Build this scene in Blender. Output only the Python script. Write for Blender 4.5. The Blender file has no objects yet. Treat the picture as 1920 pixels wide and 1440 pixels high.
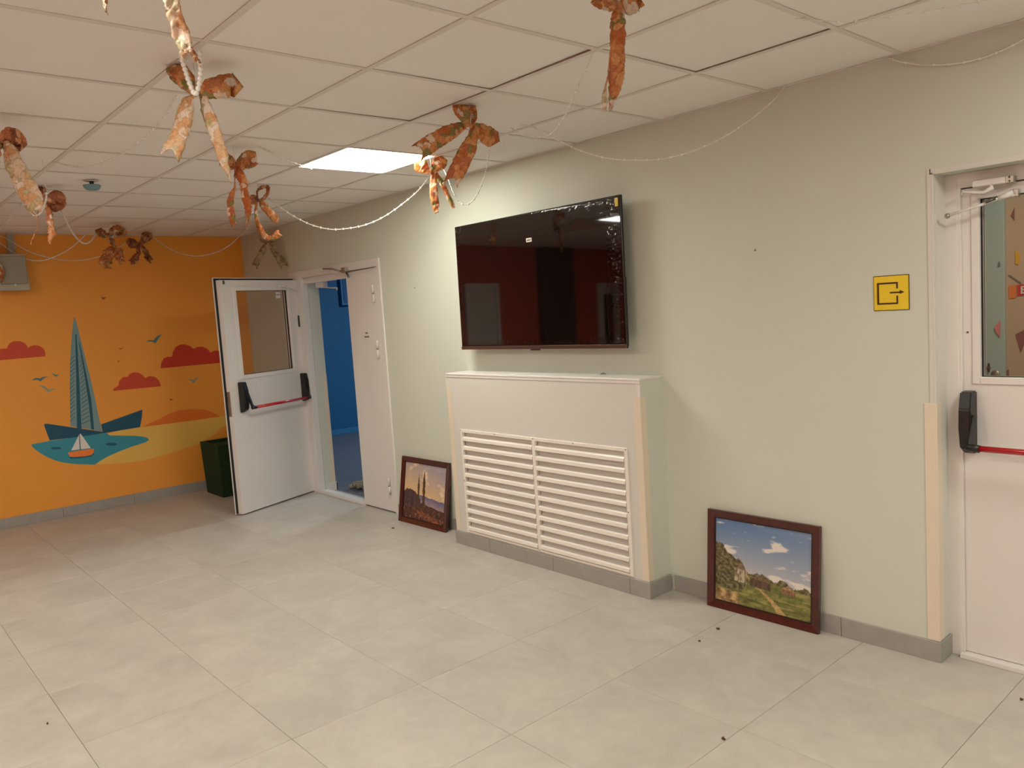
import bpy, bmesh, math, random
from mathutils import Vector, Matrix
from mathutils import noise as mn
random.seed(7)
SC = bpy.context.scene
COL = SC.collection
# ---------------------------------------------------------------- camera
CAMPOS = Vector((1.16400065, -3.39765436, 1.59545458))
RV = Vector((0.66202785, 0.74667828, -0.06473543))
UV_ = Vector((-0.02800066, 0.1109546, 0.99343094))
FV = Vector((-0.748956, 0.65586632, -0.09436252))
FPX = 1478.21
cam_data = bpy.data.cameras.new('camera')
cam = bpy.data.objects.new('camera', cam_data)
COL.objects.link(cam)
cam_data.sensor_width = 36.0
cam_data.lens = FPX * 36.0 / 1920.0
cam_data.clip_start = 0.05
M = Matrix.Identity(4)
for i in range(3):
    M[i][0], M[i][1], M[i][2], M[i][3] = RV[i], UV_[i], -FV[i], CAMPOS[i]
cam.matrix_world = M
SC.camera = cam
# ---------------------------------------------------------------- world, exposure
SC.view_settings.view_transform = 'Standard'
SC.view_settings.look = 'None'
SC.view_settings.gamma = 1.0
SC.view_settings.use_curve_mapping = False
SC.view_settings.exposure = -0.15
world = bpy.data.worlds.new('world')
SC.world = world
world.use_nodes = True
world.node_tree.nodes['Background'].inputs[0].default_value = (1.0, 0.93, 0.85, 1)
world.node_tree.nodes['Background'].inputs[1].default_value = 0.05
PANEL_POWER = 30.0          # emission of the ceiling light panels
PANEL_COLOR = (1.0, 0.975, 0.86)

# ---------------------------------------------------------------- room numbers (metres)
H = 2.512
X0 = -6.784          # orange wall
XR = 3.2             # right wall
YF = -6.0            # wall behind the camera
WT = 0.16            # thickness of the main wall
GX, GY = -0.811, -0.553   # ceiling grid
D1A, D1B, D1Z = -5.76, -4.20, 2.065    # left doorway opening in the wall
D2A, D2B, D2Z = -0.10, 0.93, 2.02      # right doorway opening in the wall

def ray(u, v):
    return FV + RV * ((u - 960) / FPX) - UV_ * ((v - 720) / FPX)
def at_depth(u, v, d):
    return CAMPOS + ray(u, v) * d
def on(axis, val, u, v):
    d = ray(u, v); i = 'xyz'.index(axis)
    return CAMPOS + d * ((val - CAMPOS[i]) / d[i])
def depth_of(p):
    return (Vector(p) - CAMPOS).dot(FV)

# ---------------------------------------------------------------- materials
def srgb(c):
    return tuple(((x / 12.92) if x <= 0.04045 else ((x + 0.055) / 1.055) ** 2.4) for x in [k / 255.0 for k in c]) + (1.0,)
def mat(name, col, rough=0.5, metal=0.0, noise=0.0, nscale=8.0, bump=0.0, bscale=60.0, spec=0.5, rnd=0.0, coat=0.0):
    m = bpy.data.materials.new(name); m.use_nodes = True
    nt = m.node_tree; b = nt.nodes['Principled BSDF']
    c = srgb(col)
    b.inputs['Base Color'].default_value = c
    b.inputs['Roughness'].default_value = rough
    b.inputs['Metallic'].default_value = metal
    b.inputs['Specular IOR Level'].default_value = spec
    b.inputs['Coat Weight'].default_value = coat
    tc = nt.nodes.new('ShaderNodeTexCoord')
    src = None
    if noise > 0 or rnd > 0:
        hsv = nt.nodes.new('ShaderNodeHueSaturation')
        hsv.inputs['Color'].default_value = c
        mr = nt.nodes.new('ShaderNodeMapRange')
        mr.inputs['To Min'].default_value = 1 - noise; mr.inputs['To Max'].default_value = 1 + noise
        mr.inputs['From Min'].default_value = 0.3; mr.inputs['From Max'].default_value = 0.7
        n = nt.nodes.new('ShaderNodeTexNoise'); n.inputs['Scale'].default_value = nscale
        n.inputs['Detail'].default_value = 6
        geo = nt.nodes.new('ShaderNodeNewGeometry')
        nt.links.new(geo.outputs['Position'], n.inputs['Vector'])
        nt.links.new(n.outputs['Fac'], mr.inputs['Value'])
        val = mr.outputs['Result']
        if rnd > 0:
            oi = nt.nodes.new('ShaderNodeObjectInfo')
            m2 = nt.nodes.new('ShaderNodeMapRange')
            m2.inputs['To Min'].default_value = 1 - rnd; m2.inputs['To Max'].default_value = 1 + rnd
            nt.links.new(oi.outputs['Random'], m2.inputs['Value'])
            mu = nt.nodes.new('ShaderNodeMath'); mu.operation = 'MULTIPLY'
            nt.links.new(val, mu.inputs[0]); nt.links.new(m2.outputs['Result'], mu.inputs[1])
            val = mu.outputs[0]
        nt.links.new(val, hsv.inputs['Value'])
        nt.links.new(hsv.outputs['Color'], b.inputs['Base Color'])
    if bump > 0:
        geo2 = nt.nodes.new('ShaderNodeNewGeometry')
        n2 = nt.nodes.new('ShaderNodeTexNoise'); n2.inputs['Scale'].default_value = bscale
        n2.inputs['Detail'].default_value = 4
        nt.links.new(geo2.outputs['Position'], n2.inputs['Vector'])
        bp = nt.nodes.new('ShaderNodeBump'); bp.inputs['Strength'].default_value = bump
        bp.inputs['Distance'].default_value = 0.002
        nt.links.new(n2.outputs['Fac'], bp.inputs['Height'])
        nt.links.new(bp.outputs['Normal'], b.inputs['Normal'])
    return m

def emis(name, col, power):
    m = bpy.data.materials.new(name); m.use_nodes = True
    nt = m.node_tree; b = nt.nodes['Principled BSDF']
    b.inputs['Base Color'].default_value = (0.8, 0.8, 0.8, 1)
    b.inputs['Emission Color'].default_value = tuple(col) + (1,)
    b.inputs['Emission Strength'].default_value = power
    return m

MINT = mat('mint_wall_paint', (208, 212, 199), 0.6, noise=0.012, nscale=1.5, bump=0.12, bscale=120)
ORANGE = mat('orange_wall_paint', (243, 163, 62), 0.6, noise=0.02, nscale=1.2, bump=0.12, bscale=120)
TERRA = mat('terracotta_wall_paint', (192, 84, 52), 0.7, noise=0.03, nscale=2)
BEIGEW = mat('beige_wall_paint', (222, 214, 204), 0.7, noise=0.02, nscale=2)
BLUEW = mat('blue_wall_paint', (34, 104, 150), 0.6, noise=0.03, nscale=1)
BLUETRIM = mat('blue_trim_paint', (60, 130, 175), 0.5)
CTILE = mat('ceiling_tile_board', (238, 234, 229), 0.85, noise=0.012, nscale=3, rnd=0.018, bump=0.1, bscale=200)
CGRID = mat('ceiling_grid_metal', (220, 213, 206), 0.6)
VOID = mat('dark_ceiling_void', (120, 110, 100), 0.95)
GROUT = mat('floor_grout', (168, 160, 150), 0.9)
SKIRT = mat('grey_skirting_tile', (160, 157, 150), 0.45, noise=0.05, nscale=14, rnd=0.03)
WHITE = mat('white_painted_metal', (226, 222, 218), 0.35, noise=0.01, nscale=3)
WHITEM = mat('white_matte_panel', (214, 212, 204), 0.55, noise=0.01, nscale=3)
LOUVRE = mat('white_louvre_enamel', (238, 232, 222), 0.3)
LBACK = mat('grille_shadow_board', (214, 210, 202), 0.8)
GUARD = mat('beige_corner_plastic', (226, 213, 192), 0.4)
GASKET = mat('black_rubber_gasket', (26, 22, 18), 0.7)
BLACKP = mat('black_plastic', (24, 23, 22), 0.4)
REDM = mat('red_lacquered_tube', (184, 24, 34), 0.25, coat=0.4)
STEEL = mat('brushed_steel', (180, 175, 165), 0.3, metal=0.9)
DSTEEL = mat('dull_steel', (110, 105, 96), 0.4, metal=0.7)
YELLOW = mat('yellow_sign_plastic', (236, 204, 40), 0.4)
BROWNINK = mat('dark_brown_print', (66, 30, 6), 0.5)
FRAMEW = mat('dark_red_mahogany', (74, 28, 20), 0.3, noise=0.25, nscale=30, coat=0.3)
FRAMED = mat('dark_inner_lip', (38, 16, 14), 0.5)
SPK = mat('grey_speaker_plastic', (176, 172, 156), 0.6)
SPKM = mat('grey_speaker_mesh', (160, 154, 140), 0.85, bump=0.4, bscale=500)
GRASS = mat('dark_green_turf', (26, 52, 20), 0.95, noise=0.45, nscale=70, bump=1.0, bscale=250)
BLADE = mat('green_turf_blades', (38, 66, 26), 0.9, noise=0.4, nscale=60)
DETB = mat('teal_detector_plastic', (112, 150, 160), 0.5)
PAPER = mat('white_paper', (225, 220, 214), 0.8)
INK = mat('grey_ink', (120, 110, 105), 0.8)
BEAD = mat('pearl_plastic_beads', (250, 246, 238), 0.15, coat=0.5)
BEAD.node_tree.nodes['Principled BSDF'].inputs['Alpha'].default_value = 0.85
RAG = mat('grey_cotton_rag', (150, 145, 125), 0.95, noise=0.15, nscale=30, bump=0.6, bscale=150)
CRUMB = mat('brown_dry_leaf', (88, 66, 48), 0.9)

def floor_mat(name, col):
    m = bpy.data.materials.new(name); m.use_nodes = True
    nt = m.node_tree; b = nt.nodes['Principled BSDF']
    geo = nt.nodes.new('ShaderNodeNewGeometry'); oi = nt.nodes.new('ShaderNodeObjectInfo')
    add = nt.nodes.new('ShaderNodeVectorMath'); add.operation = 'MULTIPLY_ADD'
    comb = nt.nodes.new('ShaderNodeCombineXYZ')
    for k in range(3): nt.links.new(oi.outputs['Random'], comb.inputs[k])
    add.inputs[1].default_value = (9, 7, 5)
    nt.links.new(comb.outputs[0], add.inputs[0]); nt.links.new(geo.outputs['Position'], add.inputs[2])
    n1 = nt.nodes.new('ShaderNodeTexNoise'); n1.inputs['Scale'].default_value = 2.6; n1.inputs['Detail'].default_value = 8; n1.inputs['Roughness'].default_value = 0.65
    n1.inputs['Distortion'].default_value = 0.5
    nt.links.new(add.outputs[0], n1.inputs['Vector'])
    cr = nt.nodes.new('ShaderNodeValToRGB')
    c = srgb(col); k0, k1 = 0.86, 1.10
    cr.color_ramp.elements[0].position = 0.3; cr.color_ramp.elements[0].color = (c[0]*k0, c[1]*k0, c[2]*k0, 1)
    cr.color_ramp.elements[1].position = 0.7; cr.color_ramp.elements[1].color = (c[0]*k1, c[1]*k1, c[2]*k1, 1)
    nt.links.new(n1.outputs['Fac'], cr.inputs['Fac'])
    n2 = nt.nodes.new('ShaderNodeTexNoise'); n2.inputs['Scale'].default_value = 16; n2.inputs['Detail'].default_value = 5
    nt.links.new(add.outputs[0], n2.inputs['Vector'])
    mx = nt.nodes.new('ShaderNodeMixRGB'); mx.blend_type = 'SOFT_LIGHT'; mx.inputs['Fac'].default_value = 0.22
    nt.links.new(cr.outputs['Color'], mx.inputs['Color1']); nt.links.new(n2.outputs['Fac'], mx.inputs['Color2'])
    nt.links.new(mx.outputs['Color'], b.inputs['Base Color'])
    rr = nt.nodes.new('ShaderNodeMapRange'); rr.inputs['To Min'].default_value = 0.36; rr.inputs['To Max'].default_value = 0.52
    nt.links.new(n2.outputs['Fac'], rr.inputs['Value']); nt.links.new(rr.outputs['Result'], b.inputs['Roughness'])
    bp = nt.nodes.new('ShaderNodeBump'); bp.inputs['Strength'].default_value = 0.12; bp.inputs['Distance'].default_value = 0.002
    nt.links.new(n2.outputs['Fac'], bp.inputs['Height']); nt.links.new(bp.outputs['Normal'], b.inputs['Normal'])
    return m
FTILE = floor_mat('cement_grey_porcelain', (187, 181, 172))
BFLOOR = mat('blue_room_floor', (110, 112, 118), 0.4, noise=0.06, nscale=6)

def glass_mat(name, gloss=0.05, tint=(1, 1, 1, 1)):
    m = bpy.data.materials.new(name); m.use_nodes = True
    nt = m.node_tree; nt.nodes.clear()
    out = nt.nodes.new('ShaderNodeOutputMaterial'); mix = nt.nodes.new('ShaderNodeMixShader')
    tr = nt.nodes.new('ShaderNodeBsdfTransparent'); gl = nt.nodes.new('ShaderNodeBsdfGlossy')
    tr.inputs['Color'].default_value = tint
    gl.inputs['Roughness'].default_value = 0.03
    lw = nt.nodes.new('ShaderNodeLayerWeight'); pw = nt.nodes.new('ShaderNodeMath'); pw.operation = 'POWER'; pw.inputs[1].default_value = 5.0
    nt.links.new(lw.outputs['Facing'], pw.inputs[0]); fr = nt.nodes.new('ShaderNodeMath'); fr.operation = 'MULTIPLY_ADD'; fr.inputs[1].default_value = 0.96; fr.inputs[2].default_value = 0.035
    lw.inputs['Blend'].default_value = 0.5; nt.links.new(pw.outputs[0], fr.inputs[0])
    mu = nt.nodes.new('ShaderNodeMath'); mu.operation = 'ADD'; mu.inputs[1].default_value = gloss; mu.use_clamp = True
    nt.links.new(fr.outputs[0], mu.inputs[0]); nt.links.new(mu.outputs[0], mix.inputs[0])
    nt.links.new(tr.outputs[0], mix.inputs[1]); nt.links.new(gl.outputs[0], mix.inputs[2])
    nt.links.new(mix.outputs[0], out.inputs['Surface'])
    return m, gl, nt
GLASS, _, _ = glass_mat('clear_door_glass', 0.0, (0.93, 0.95, 0.93, 1))
FILM, _g, _nt = glass_mat('crinkled_clear_film', 0.0)
SCREEN = mat('glossy_black_screen', (12, 7, 7), 0.03, spec=0.9)
TVBODY = mat('dark_brown_gloss_bezel', (30, 18, 16), 0.2)
TVBAR = mat('brown_metal_chin', (120, 96, 86), 0.3, metal=0.8)

def ribbon_mat(name, cols, trans=0.35):
    m = bpy.data.materials.new(name); m.use_nodes = True
    nt = m.node_tree; nt.nodes.clear()
    out = nt.nodes.new('ShaderNodeOutputMaterial')
    geo = nt.nodes.new('ShaderNodeNewGeometry')
    n = nt.nodes.new('ShaderNodeTexNoise'); n.inputs['Scale'].default_value = 22; n.inputs['Detail'].default_value = 3
    nt.links.new(geo.outputs['Position'], n.inputs['Vector'])
    ad = nt.nodes.new('ShaderNodeVectorMath'); ad.operation = 'MULTIPLY_ADD'; ad.inputs[1].default_value = (0.07, 0.07, 0.07)
    nt.links.new(n.outputs['Color'], ad.inputs[0]); nt.links.new(geo.outputs['Position'], ad.inputs[2])
    vo = nt.nodes.new('ShaderNodeTexVoronoi'); vo.inputs['Scale'].default_value = 34
    nt.links.new(ad.outputs[0], vo.inputs['Vector'])
    sp = nt.nodes.new('ShaderNodeSeparateColor'); nt.links.new(vo.outputs['Color'], sp.inputs[0])
    cr = nt.nodes.new('ShaderNodeValToRGB'); cr.color_ramp.interpolation = 'CONSTANT'
    el = cr.color_ramp.elements
    for i, (p, c) in enumerate(cols):
        if i < 2: e = el[i]; e.position = p
        else: e = el.new(p)
        e.color = srgb(c)
    nt.links.new(sp.outputs[0], cr.inputs['Fac'])
    ve = nt.nodes.new('ShaderNodeTexVoronoi'); ve.feature = 'DISTANCE_TO_EDGE'; ve.inputs['Scale'].default_value = 34
    nt.links.new(ad.outputs[0], ve.inputs['Vector'])
    me_ = nt.nodes.new('ShaderNodeMapRange'); me_.inputs['From Max'].default_value = 0.045; me_.inputs['To Min'].default_value = 0.62
    nt.links.new(ve.outputs['Distance'], me_.inputs['Value'])
    ml = nt.nodes.new('ShaderNodeMixRGB'); ml.blend_type = 'MULTIPLY'; ml.inputs['Fac'].default_value = 0.8
    nt.links.new(cr.outputs['Color'], ml.inputs['Color1']); nt.links.new(me_.outputs['Result'], ml.inputs['Color2'])
    n3 = nt.nodes.new('ShaderNodeTexNoise'); n3.inputs['Scale'].default_value = 75; n3.inputs['Detail'].default_value = 4; n3.inputs['Distortion'].default_value = 1.5
    nt.links.new(geo.outputs['Position'], n3.inputs['Vector'])
    ov = nt.nodes.new('ShaderNodeMixRGB'); ov.blend_type = 'OVERLAY'; ov.inputs['Fac'].default_value = 0.7
    nt.links.new(ml.outputs['Color'], ov.inputs['Color1']); nt.links.new(n3.outputs['Fac'], ov.inputs['Color2'])
    bp = nt.nodes.new('ShaderNodeBump'); bp.inputs['Strength'].default_value = 0.5; bp.inputs['Distance'].default_value = 0.004
    nt.links.new(n3.outputs['Fac'], bp.inputs['Height'])
    pb = nt.nodes.new('ShaderNodeBsdfPrincipled'); pb.inputs['Roughness'].default_value = 0.45
    nt.links.new(ov.outputs['Color'], pb.inputs['Base Color']); nt.links.new(bp.outputs['Normal'], pb.inputs['Normal'])
    tl = nt.nodes.new('ShaderNodeBsdfTranslucent'); nt.links.new(ov.outputs['Color'], tl.inputs['Color'])
    mx = nt.nodes.new('ShaderNodeMixShader'); mx.inputs[0].default_value = trans
    nt.links.new(pb.outputs[0], mx.inputs[1]); nt.links.new(tl.outputs[0], mx.inputs[2])
    nt.links.new(mx.outputs[0], out.inputs['Surface'])
    return m
RIB = ribbon_mat('autumn_leaf_organza', [(0, (222, 154, 94)), (0.26, (204, 124, 68)), (0.48, (228, 172, 114)), (0.66, (158, 146, 84)), (0.78, (238, 218, 196)), (0.86, (204, 128, 84))])
RIBP = ribbon_mat('pale_autumn_organza', [(0, (234, 200, 158)), (0.25, (230, 184, 134)), (0.5, (238, 216, 190)), (0.72, (212, 200, 156)), (0.85, (244, 230, 214))], 0.4)
RIBG = ribbon_mat('cream_lace_ribbon', [(0, (190, 172, 140)), (0.4, (214, 196, 164)), (0.7, (160, 140, 108))], 0.4)
RIBD = ribbon_mat('russet_leaf_organza', [(0, (176, 108, 72)), (0.4, (204, 134, 90)), (0.7, (140, 86, 58)), (0.9, (226, 176, 134))], 0.3)

# ---------------------------------------------------------------- mesh helpers
class MB:
    def __init__(s): s.v = []; s.f = []; s.sm = []
    def add(s, vs, fs, smooth=False):
        o = len(s.v); s.v += [tuple(p) for p in vs]
        s.f += [tuple(i + o for i in f) for f in fs]; s.sm += [smooth] * len(fs); return s
    def box(s, x0, x1, y0, y1, z0, z1, bev=0.0, mtx=None):
        bm = bmesh.new()
        vs = [bm.verts.new((x, y, z)) for x in (x0, x1) for y in (y0, y1) for z in (z0, z1)]
        for f in ((0, 1, 3, 2), (4, 6, 7, 5), (0, 4, 5, 1), (2, 3, 7, 6), (0, 2, 6, 4), (1, 5, 7, 3)):
            bm.faces.new([vs[i] for i in f])
        bmesh.ops.recalc_face_normals(bm, faces=bm.faces)
        if bev > 0: bmesh.ops.bevel(bm, geom=list(bm.edges), offset=bev, segments=1 if bev < 0.004 else 2, affect='EDGES', profile=0.5)
        bm.verts.index_update()
        P = [(mtx @ v.co) if mtx else v.co.copy() for v in bm.verts]
        s.add(P, [[v.index for v in f.verts] for f in bm.faces]); bm.free(); return s
    def prism(s, pts, depth):      # pts: list of Vector (planar polygon), depth: extrusion vector
        n = len(pts); a = [Vector(p) for p in pts]; b = [p + depth for p in a]
        s.add(a + b, [tuple(range(n)), tuple(range(2 * n - 1, n - 1, -1))] + [(i, i + n, (i + 1) % n + n, (i + 1) % n) for i in range(n)]); return s
    def tube(s, pts, r, n=8, caps=True):
        pts = [Vector(p) for p in pts]; rs = r if isinstance(r, (list, tuple)) else [r] * len(pts)
        rings = []; up = None
        for i, p in enumerate(pts):
            t = (pts[min(i + 1, len(pts) - 1)] - pts[max(i - 1, 0)])
            t = t.normalized() if t.length > 1e-9 else Vector((0, 0, 1))
            if up is None: up = t.orthogonal().normalized()
            up = (up - t * up.dot(t)); up = up.normalized() if up.length > 1e-6 else t.orthogonal().normalized()
            w = t.cross(up)
            rings.append([p + (up * math.cos(2 * math.pi * k / n) + w * math.sin(2 * math.pi * k / n)) * rs[i] for k in range(n)])
        vs = [q for rr in rings for q in rr]; fs = []
        for i in range(len(pts) - 1):
            for k in range(n):
                fs.append((i * n + k, i * n + (k + 1) % n, (i + 1) * n + (k + 1) % n, (i + 1) * n + k))
        if caps: fs += [tuple(range(n - 1, -1, -1)), tuple((len(pts) - 1) * n + k for k in range(n))]
        return s.add(vs, fs, True)
    def lathe(s, prof, c, n=24):    # prof: (r, z)
        c = Vector(c); vs = []; fs = []
        for r, z in prof:
            for k in range(n):
                a = 2 * math.pi * k / n; vs.append(c + Vector((r * math.cos(a), r * math.sin(a), z)))
        for i in range(len(prof) - 1):
            for k in range(n): fs.append((i * n + k, i * n + (k + 1) % n, (i + 1) * n + (k + 1) % n, (i + 1) * n + k))
        return s.add(vs, fs, True)
    def ball(s, c, r, seg=6, rings=4):
        c = Vector(c); vs = [c + Vector((0, 0, r))]; fs = []
        for i in range(1, rings):
            th = math.pi * i / rings
            for k in range(seg):
                a = 2 * math.pi * k / seg
                vs.append(c + Vector((math.sin(th) * math.cos(a), math.sin(th) * math.sin(a), math.cos(th))) * r)
        vs.append(c + Vector((0, 0, -r))); L = len(vs) - 1
        for k in range(seg):
            fs.append((0, 1 + k, 1 + (k + 1) % seg))
            for i in range(rings - 2):
                a = 1 + i * seg; fs.append((a + k, a + seg + k, a + seg + (k + 1) % seg, a + (k + 1) % seg))
            a = 1 + (rings - 2) * seg; fs.append((a + k, L, a + (k + 1) % seg))
        return s.add(vs, fs, True)
    def build(s, name, m, parent=None, loc=None):
        me = bpy.data.meshes.new(name); me.from_pydata(s.v, [], s.f); me.validate()
        me.polygons.foreach_set('use_smooth', s.sm[:len(me.polygons)] if len(s.sm) >= len(me.polygons) else [False] * len(me.polygons))
        if m: me.materials.append(m)
        o = bpy.data.objects.new(name, me); COL.objects.link(o)
        if parent: o.parent = parent
        if loc: o.location = loc
        return o
def tag(o, label=None, cat=None, group=None, kind=None):
    if label: o['label'] = label
    if cat: o['category'] = cat
    if group: o['group'] = group
    if kind: o['kind'] = kind
    return o
def empty(name, loc=(0, 0, 0), mtx=None, **k):
    o = bpy.data.objects.new(name, None); COL.objects.link(o); o.empty_display_size = 0.1
    if mtx is not None: o.matrix_world = mtx
    else: o.location = loc
    return tag(o, **k)
def dup(o, name=None, parent=None, loc=None):
    c = o.copy(); COL.objects.link(c); c.parent = parent
    if loc is not None: c.location = loc
    return c
def local(P, mtx_inv):
    return [mtx_inv @ Vector(p) for p in P]

# ================================================================ STRUCTURE
# floor: grout bed and individual tiles
flo = MB().box(X0 - 0.1, XR + 0.1, YF - 0.1, 0.3, -0.12, -0.004).build('floor', GROUT); tag(flo, kind='structure')
FX, FY, FSX, FSY = -1.6407, -1.0015, 0.6104, 0.5927
tx0 = FX - 9 * FSX
joint = 0.0016
def floor_tile_mesh(w, d):
    mb = MB(); c = 0.0012
    z0, z1 = -0.0065, 0.0
    a = [(0, 0, z0), (w, 0, z0), (w, d, z0), (0, d, z0)]
    b = [(0, 0, z1 - c), (w, 0, z1 - c), (w, d, z1 - c), (0, d, z1 - c)]
    t = [(c, c, z1), (w - c, c, z1), (w - c, d - c, z1), (c, d - c, z1)]
    mb.add(a + b + t, [(i, (i + 1) % 4, (i + 1) % 4 + 4, i + 4) for i in range(4)] + [(i + 4, (i + 1) % 4 + 4, (i + 1) % 4 + 8, i + 8) for i in range(4)] + [(8, 9, 10, 11)])
    return mb
ft_cache = {}
for i in range(-9, 9):
    for j in range(-2, 9):
        xa, xb = FX + i * FSX, FX + (i + 1) * FSX
        yb, ya = FY - j * FSY, FY - (j + 1) * FSY
        xa, xb = max(xa, X0), min(xb, XR); ya, yb = max(ya, YF), min(yb, 0.15)
        if xb - xa < 0.05 or yb - ya < 0.05: continue
        w, d = round(xb - xa - joint, 4), round(yb - ya - joint, 4)
        if (w, d) not in ft_cache:
            o = floor_tile_mesh(w, d).build('floor_tile', FTILE, flo); ft_cache[(w, d)] = o
        else: o = dup(ft_cache[(w, d)], parent=flo)
        o.location = (xa + joint / 2, ya + joint / 2, 0)

# ceiling: void board, T grid and tiles
cei = MB().box(X0 - 0.1, XR + 0.1, YF - 0.1, 0.1, H + 0.07, H + 0.15).build('ceiling', VOID); tag(cei, kind='structure')
PANELS = [(-3.211, -1.153), (-1.411, -3.553), (0.989, -1.153), (2.189, -3.553), (-4.411, -3.553), (-1.411, -5.353), (0.389, -5.353)]  # last two: unseen rear panels added to raise the room light
def is_panel(xa, ya):
    return any(abs(xa - p[0]) < 0.05 and abs(ya - p[1]) < 0.05 for p in PANELS)
xs = sorted([X0] + [GX - 0.6 * k for k in range(-7, 10)] + [XR]); ys = sorted([YF] + [GY - 0.6 * k for k in range(0, 10)] + [0.0])
xs = [x for x in xs if X0 <= x <= XR]; ys = [y for y in ys if YF <= y <= 0]
bar = 0.024
for x in xs[1:-1]:
    MB().box(x - bar / 2, x + bar / 2, YF, 0, H - 0.0005, H + 0.002).box(x - 0.001, x + 0.001, YF, 0, H + 0.002, H + 0.035).build('grid_rail', CGRID, cei)
for y in ys[1:-1]:
    for k in range(len(xs) - 1):
        xa, xb = xs[k] + bar / 2 * (k > 0), xs[k + 1] - bar / 2 * (k < len(xs) - 2)
        MB().box(xa, xb, y - bar / 2, y + bar / 2, H - 0.001, H + 0.002).build('cross_rail', CGRID, cei)
MB().box(X0, X0 + 0.02, YF, 0, H - 0.001, H + 0.002).build('edge_angle', CGRID, cei)
MB().box(X0 + 0.02, XR, -0.02, 0, H - 0.001, H + 0.002).build('edge_angle', CGRID, cei)
ct_cache = {}
rt = random.Random(5)
for i in range(len(xs) - 1):
    for j in range(len(ys) - 1):
        xa, xb, ya, yb = xs[i], xs[i + 1], ys[j], ys[j + 1]
        if is_panel(xa, ya): continue
        w, d = round(xb - xa - 0.008, 4), round(yb - ya - 0.008, 4)
        if w < 0.03 or d < 0.03: continue
        if (w, d) not in ct_cache:
            o = MB().box(-w / 2, w / 2, -d / 2, d / 2, 0, 0.012, 0.0015).build('ceiling_tile', CTILE, cei); ct_cache[(w, d)] = o
        else: o = dup(ct_cache[(w, d)], parent=cei)
        o.location = ((xa + xb) / 2, (ya + yb) / 2, H + 0.003)
        o.rotation_euler = (rt.uniform(-1, 1) * 0.0015, rt.uniform(-1, 1) * 0.0015, 0)
        # tiles sitting crooked in the grid, as in the photograph
        cx, cy = (xa + xb) / 2, (ya + yb) / 2
        if abs(cx + 1.711) < 0.05 and abs(cy + 1.453) < 0.05: o.rotation_euler = (0.005, 0.0, 0); o.location.z += 0.0025
        if abs(cx + 1.111) < 0.05 and abs(cy + 1.453) < 0.05: o.rotation_euler = (0.006, -0.005, 0); o.location.z += 0.0035
        if abs(cx + 0.511) < 0.05 and abs(cy + 0.853) < 0.05: o.rotation_euler = (0.005, 0.0, 0); o.location.z += 0.0025
EM = emis('light_diffuser', PANEL_COLOR, PANEL_POWER)
labs = ['bright square light panel set in the ceiling grid, above and left of the wall television',
        'square ceiling light panel just off the upper left corner of the picture', 'square ceiling light panel over the right end of the room near the exit door',
        'square ceiling light panel behind and right of the viewer', 'square ceiling light panel near the orange mural wall on the left side',
        'unseen square light panel added at the rear of the room, left one', 'unseen square light panel added at the rear of the room, right one']
for (px_, py_), lb in zip(PANELS, labs):
    r = empty('ceiling_light', (px_ + 0.3, py_ + 0.3, H), label=lb, cat='ceiling light', group='square ceiling light panels')
    MB().box(-0.283, 0.283, -0.283, 0.283, 0.0045, 0.012).build('diffuser', EM, r)
    f = MB()
    for a in ((-0.296, 0.296, 0.283, 0.296), (-0.296, 0.296, -0.296, -0.283), (-0.296, -0.283, -0.283, 0.283), (0.283, 0.296, -0.283, 0.283)):
        f.box(a[0], a[1], a[2], a[3], 0.003, 0.03)
    f.build('light_frame', WHITE, r)

# walls
wb = MB()
wb.box(X0 - 0.1, D1A, 0, WT, -0.1, H + 0.1).box(D1A, D1B, 0, WT, D1Z, H + 0.1).box(D1B, D2A, 0, WT, -0.1, H + 0.1)
wb.box(D2A, D2B, 0, WT, D2Z, H + 0.1).box(D2B, XR + 0.1, 0, WT, -0.1, H + 0.1)
wb = wb.build('wall_back', MINT); tag(wb, kind='structure')
wl = MB().box(X0 - 0.12, X0, YF - 0.1, 0, -0.1, H + 0.1).build('wall_left', ORANGE); tag(wl, kind='structure')
wr = MB().box(XR, XR + 0.1, YF, 0, -0.1, H + 0.1).build('wall_right', BEIGEW); tag(wr, kind='structure')
wf = MB().box(X0, XR, YF - 0.1, YF, -0.1, H + 0.1).build('wall_front', TERRA); tag(wf, kind='structure')
# continuation of the left wall beyond the picture (seen mirrored in the television)
MB().box(X0, X0 + 0.0006, YF, -2.72, 0, H).build('painted_red_field', TERRA, wl)
MB().box(X0 + 0.0006, X0 + 0.10, -5.0, -4.36, 0, H - 0.004, 0.004).build('wall_pillar', mat('dark_brown_pillar', (70, 58, 50), 0.6), wl)
for (ya, yb, kk, dark) in ((-3.62, -3.06, 3, 0), (-6.0, -5.56, 4, 1)):
    dd = empty('door_%d' % kk, (X0, ya, 0), kind='structure'); wd = yb - ya
    MB().box(0.001, 0.03, 0.05, wd - 0.05, 0, 1.97, 0.004).build('door_leaf', WHITEM, dd)
    MB().box(0.001, 0.05, 0, 0.05, 0, 2.02).box(0.001, 0.05, wd - 0.05, wd, 0, 2.02).box(0.001, 0.05, 0.05, wd - 0.05, 1.97, 2.02).build('door_frame', WHITE, dd)
    MB().box(0.03, 0.045, 0.08, 0.10, 0.98, 1.02, 0.003).box(0.045, 0.06, 0.08, 0.2, 0.99, 1.01, 0.004).build('door_handle', STEEL, dd)
    if dark: MB().box(0.028, 0.034, 0.12, wd - 0.12, 1.05, 1.85).build('dark_pane', GASKET, dd)

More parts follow.
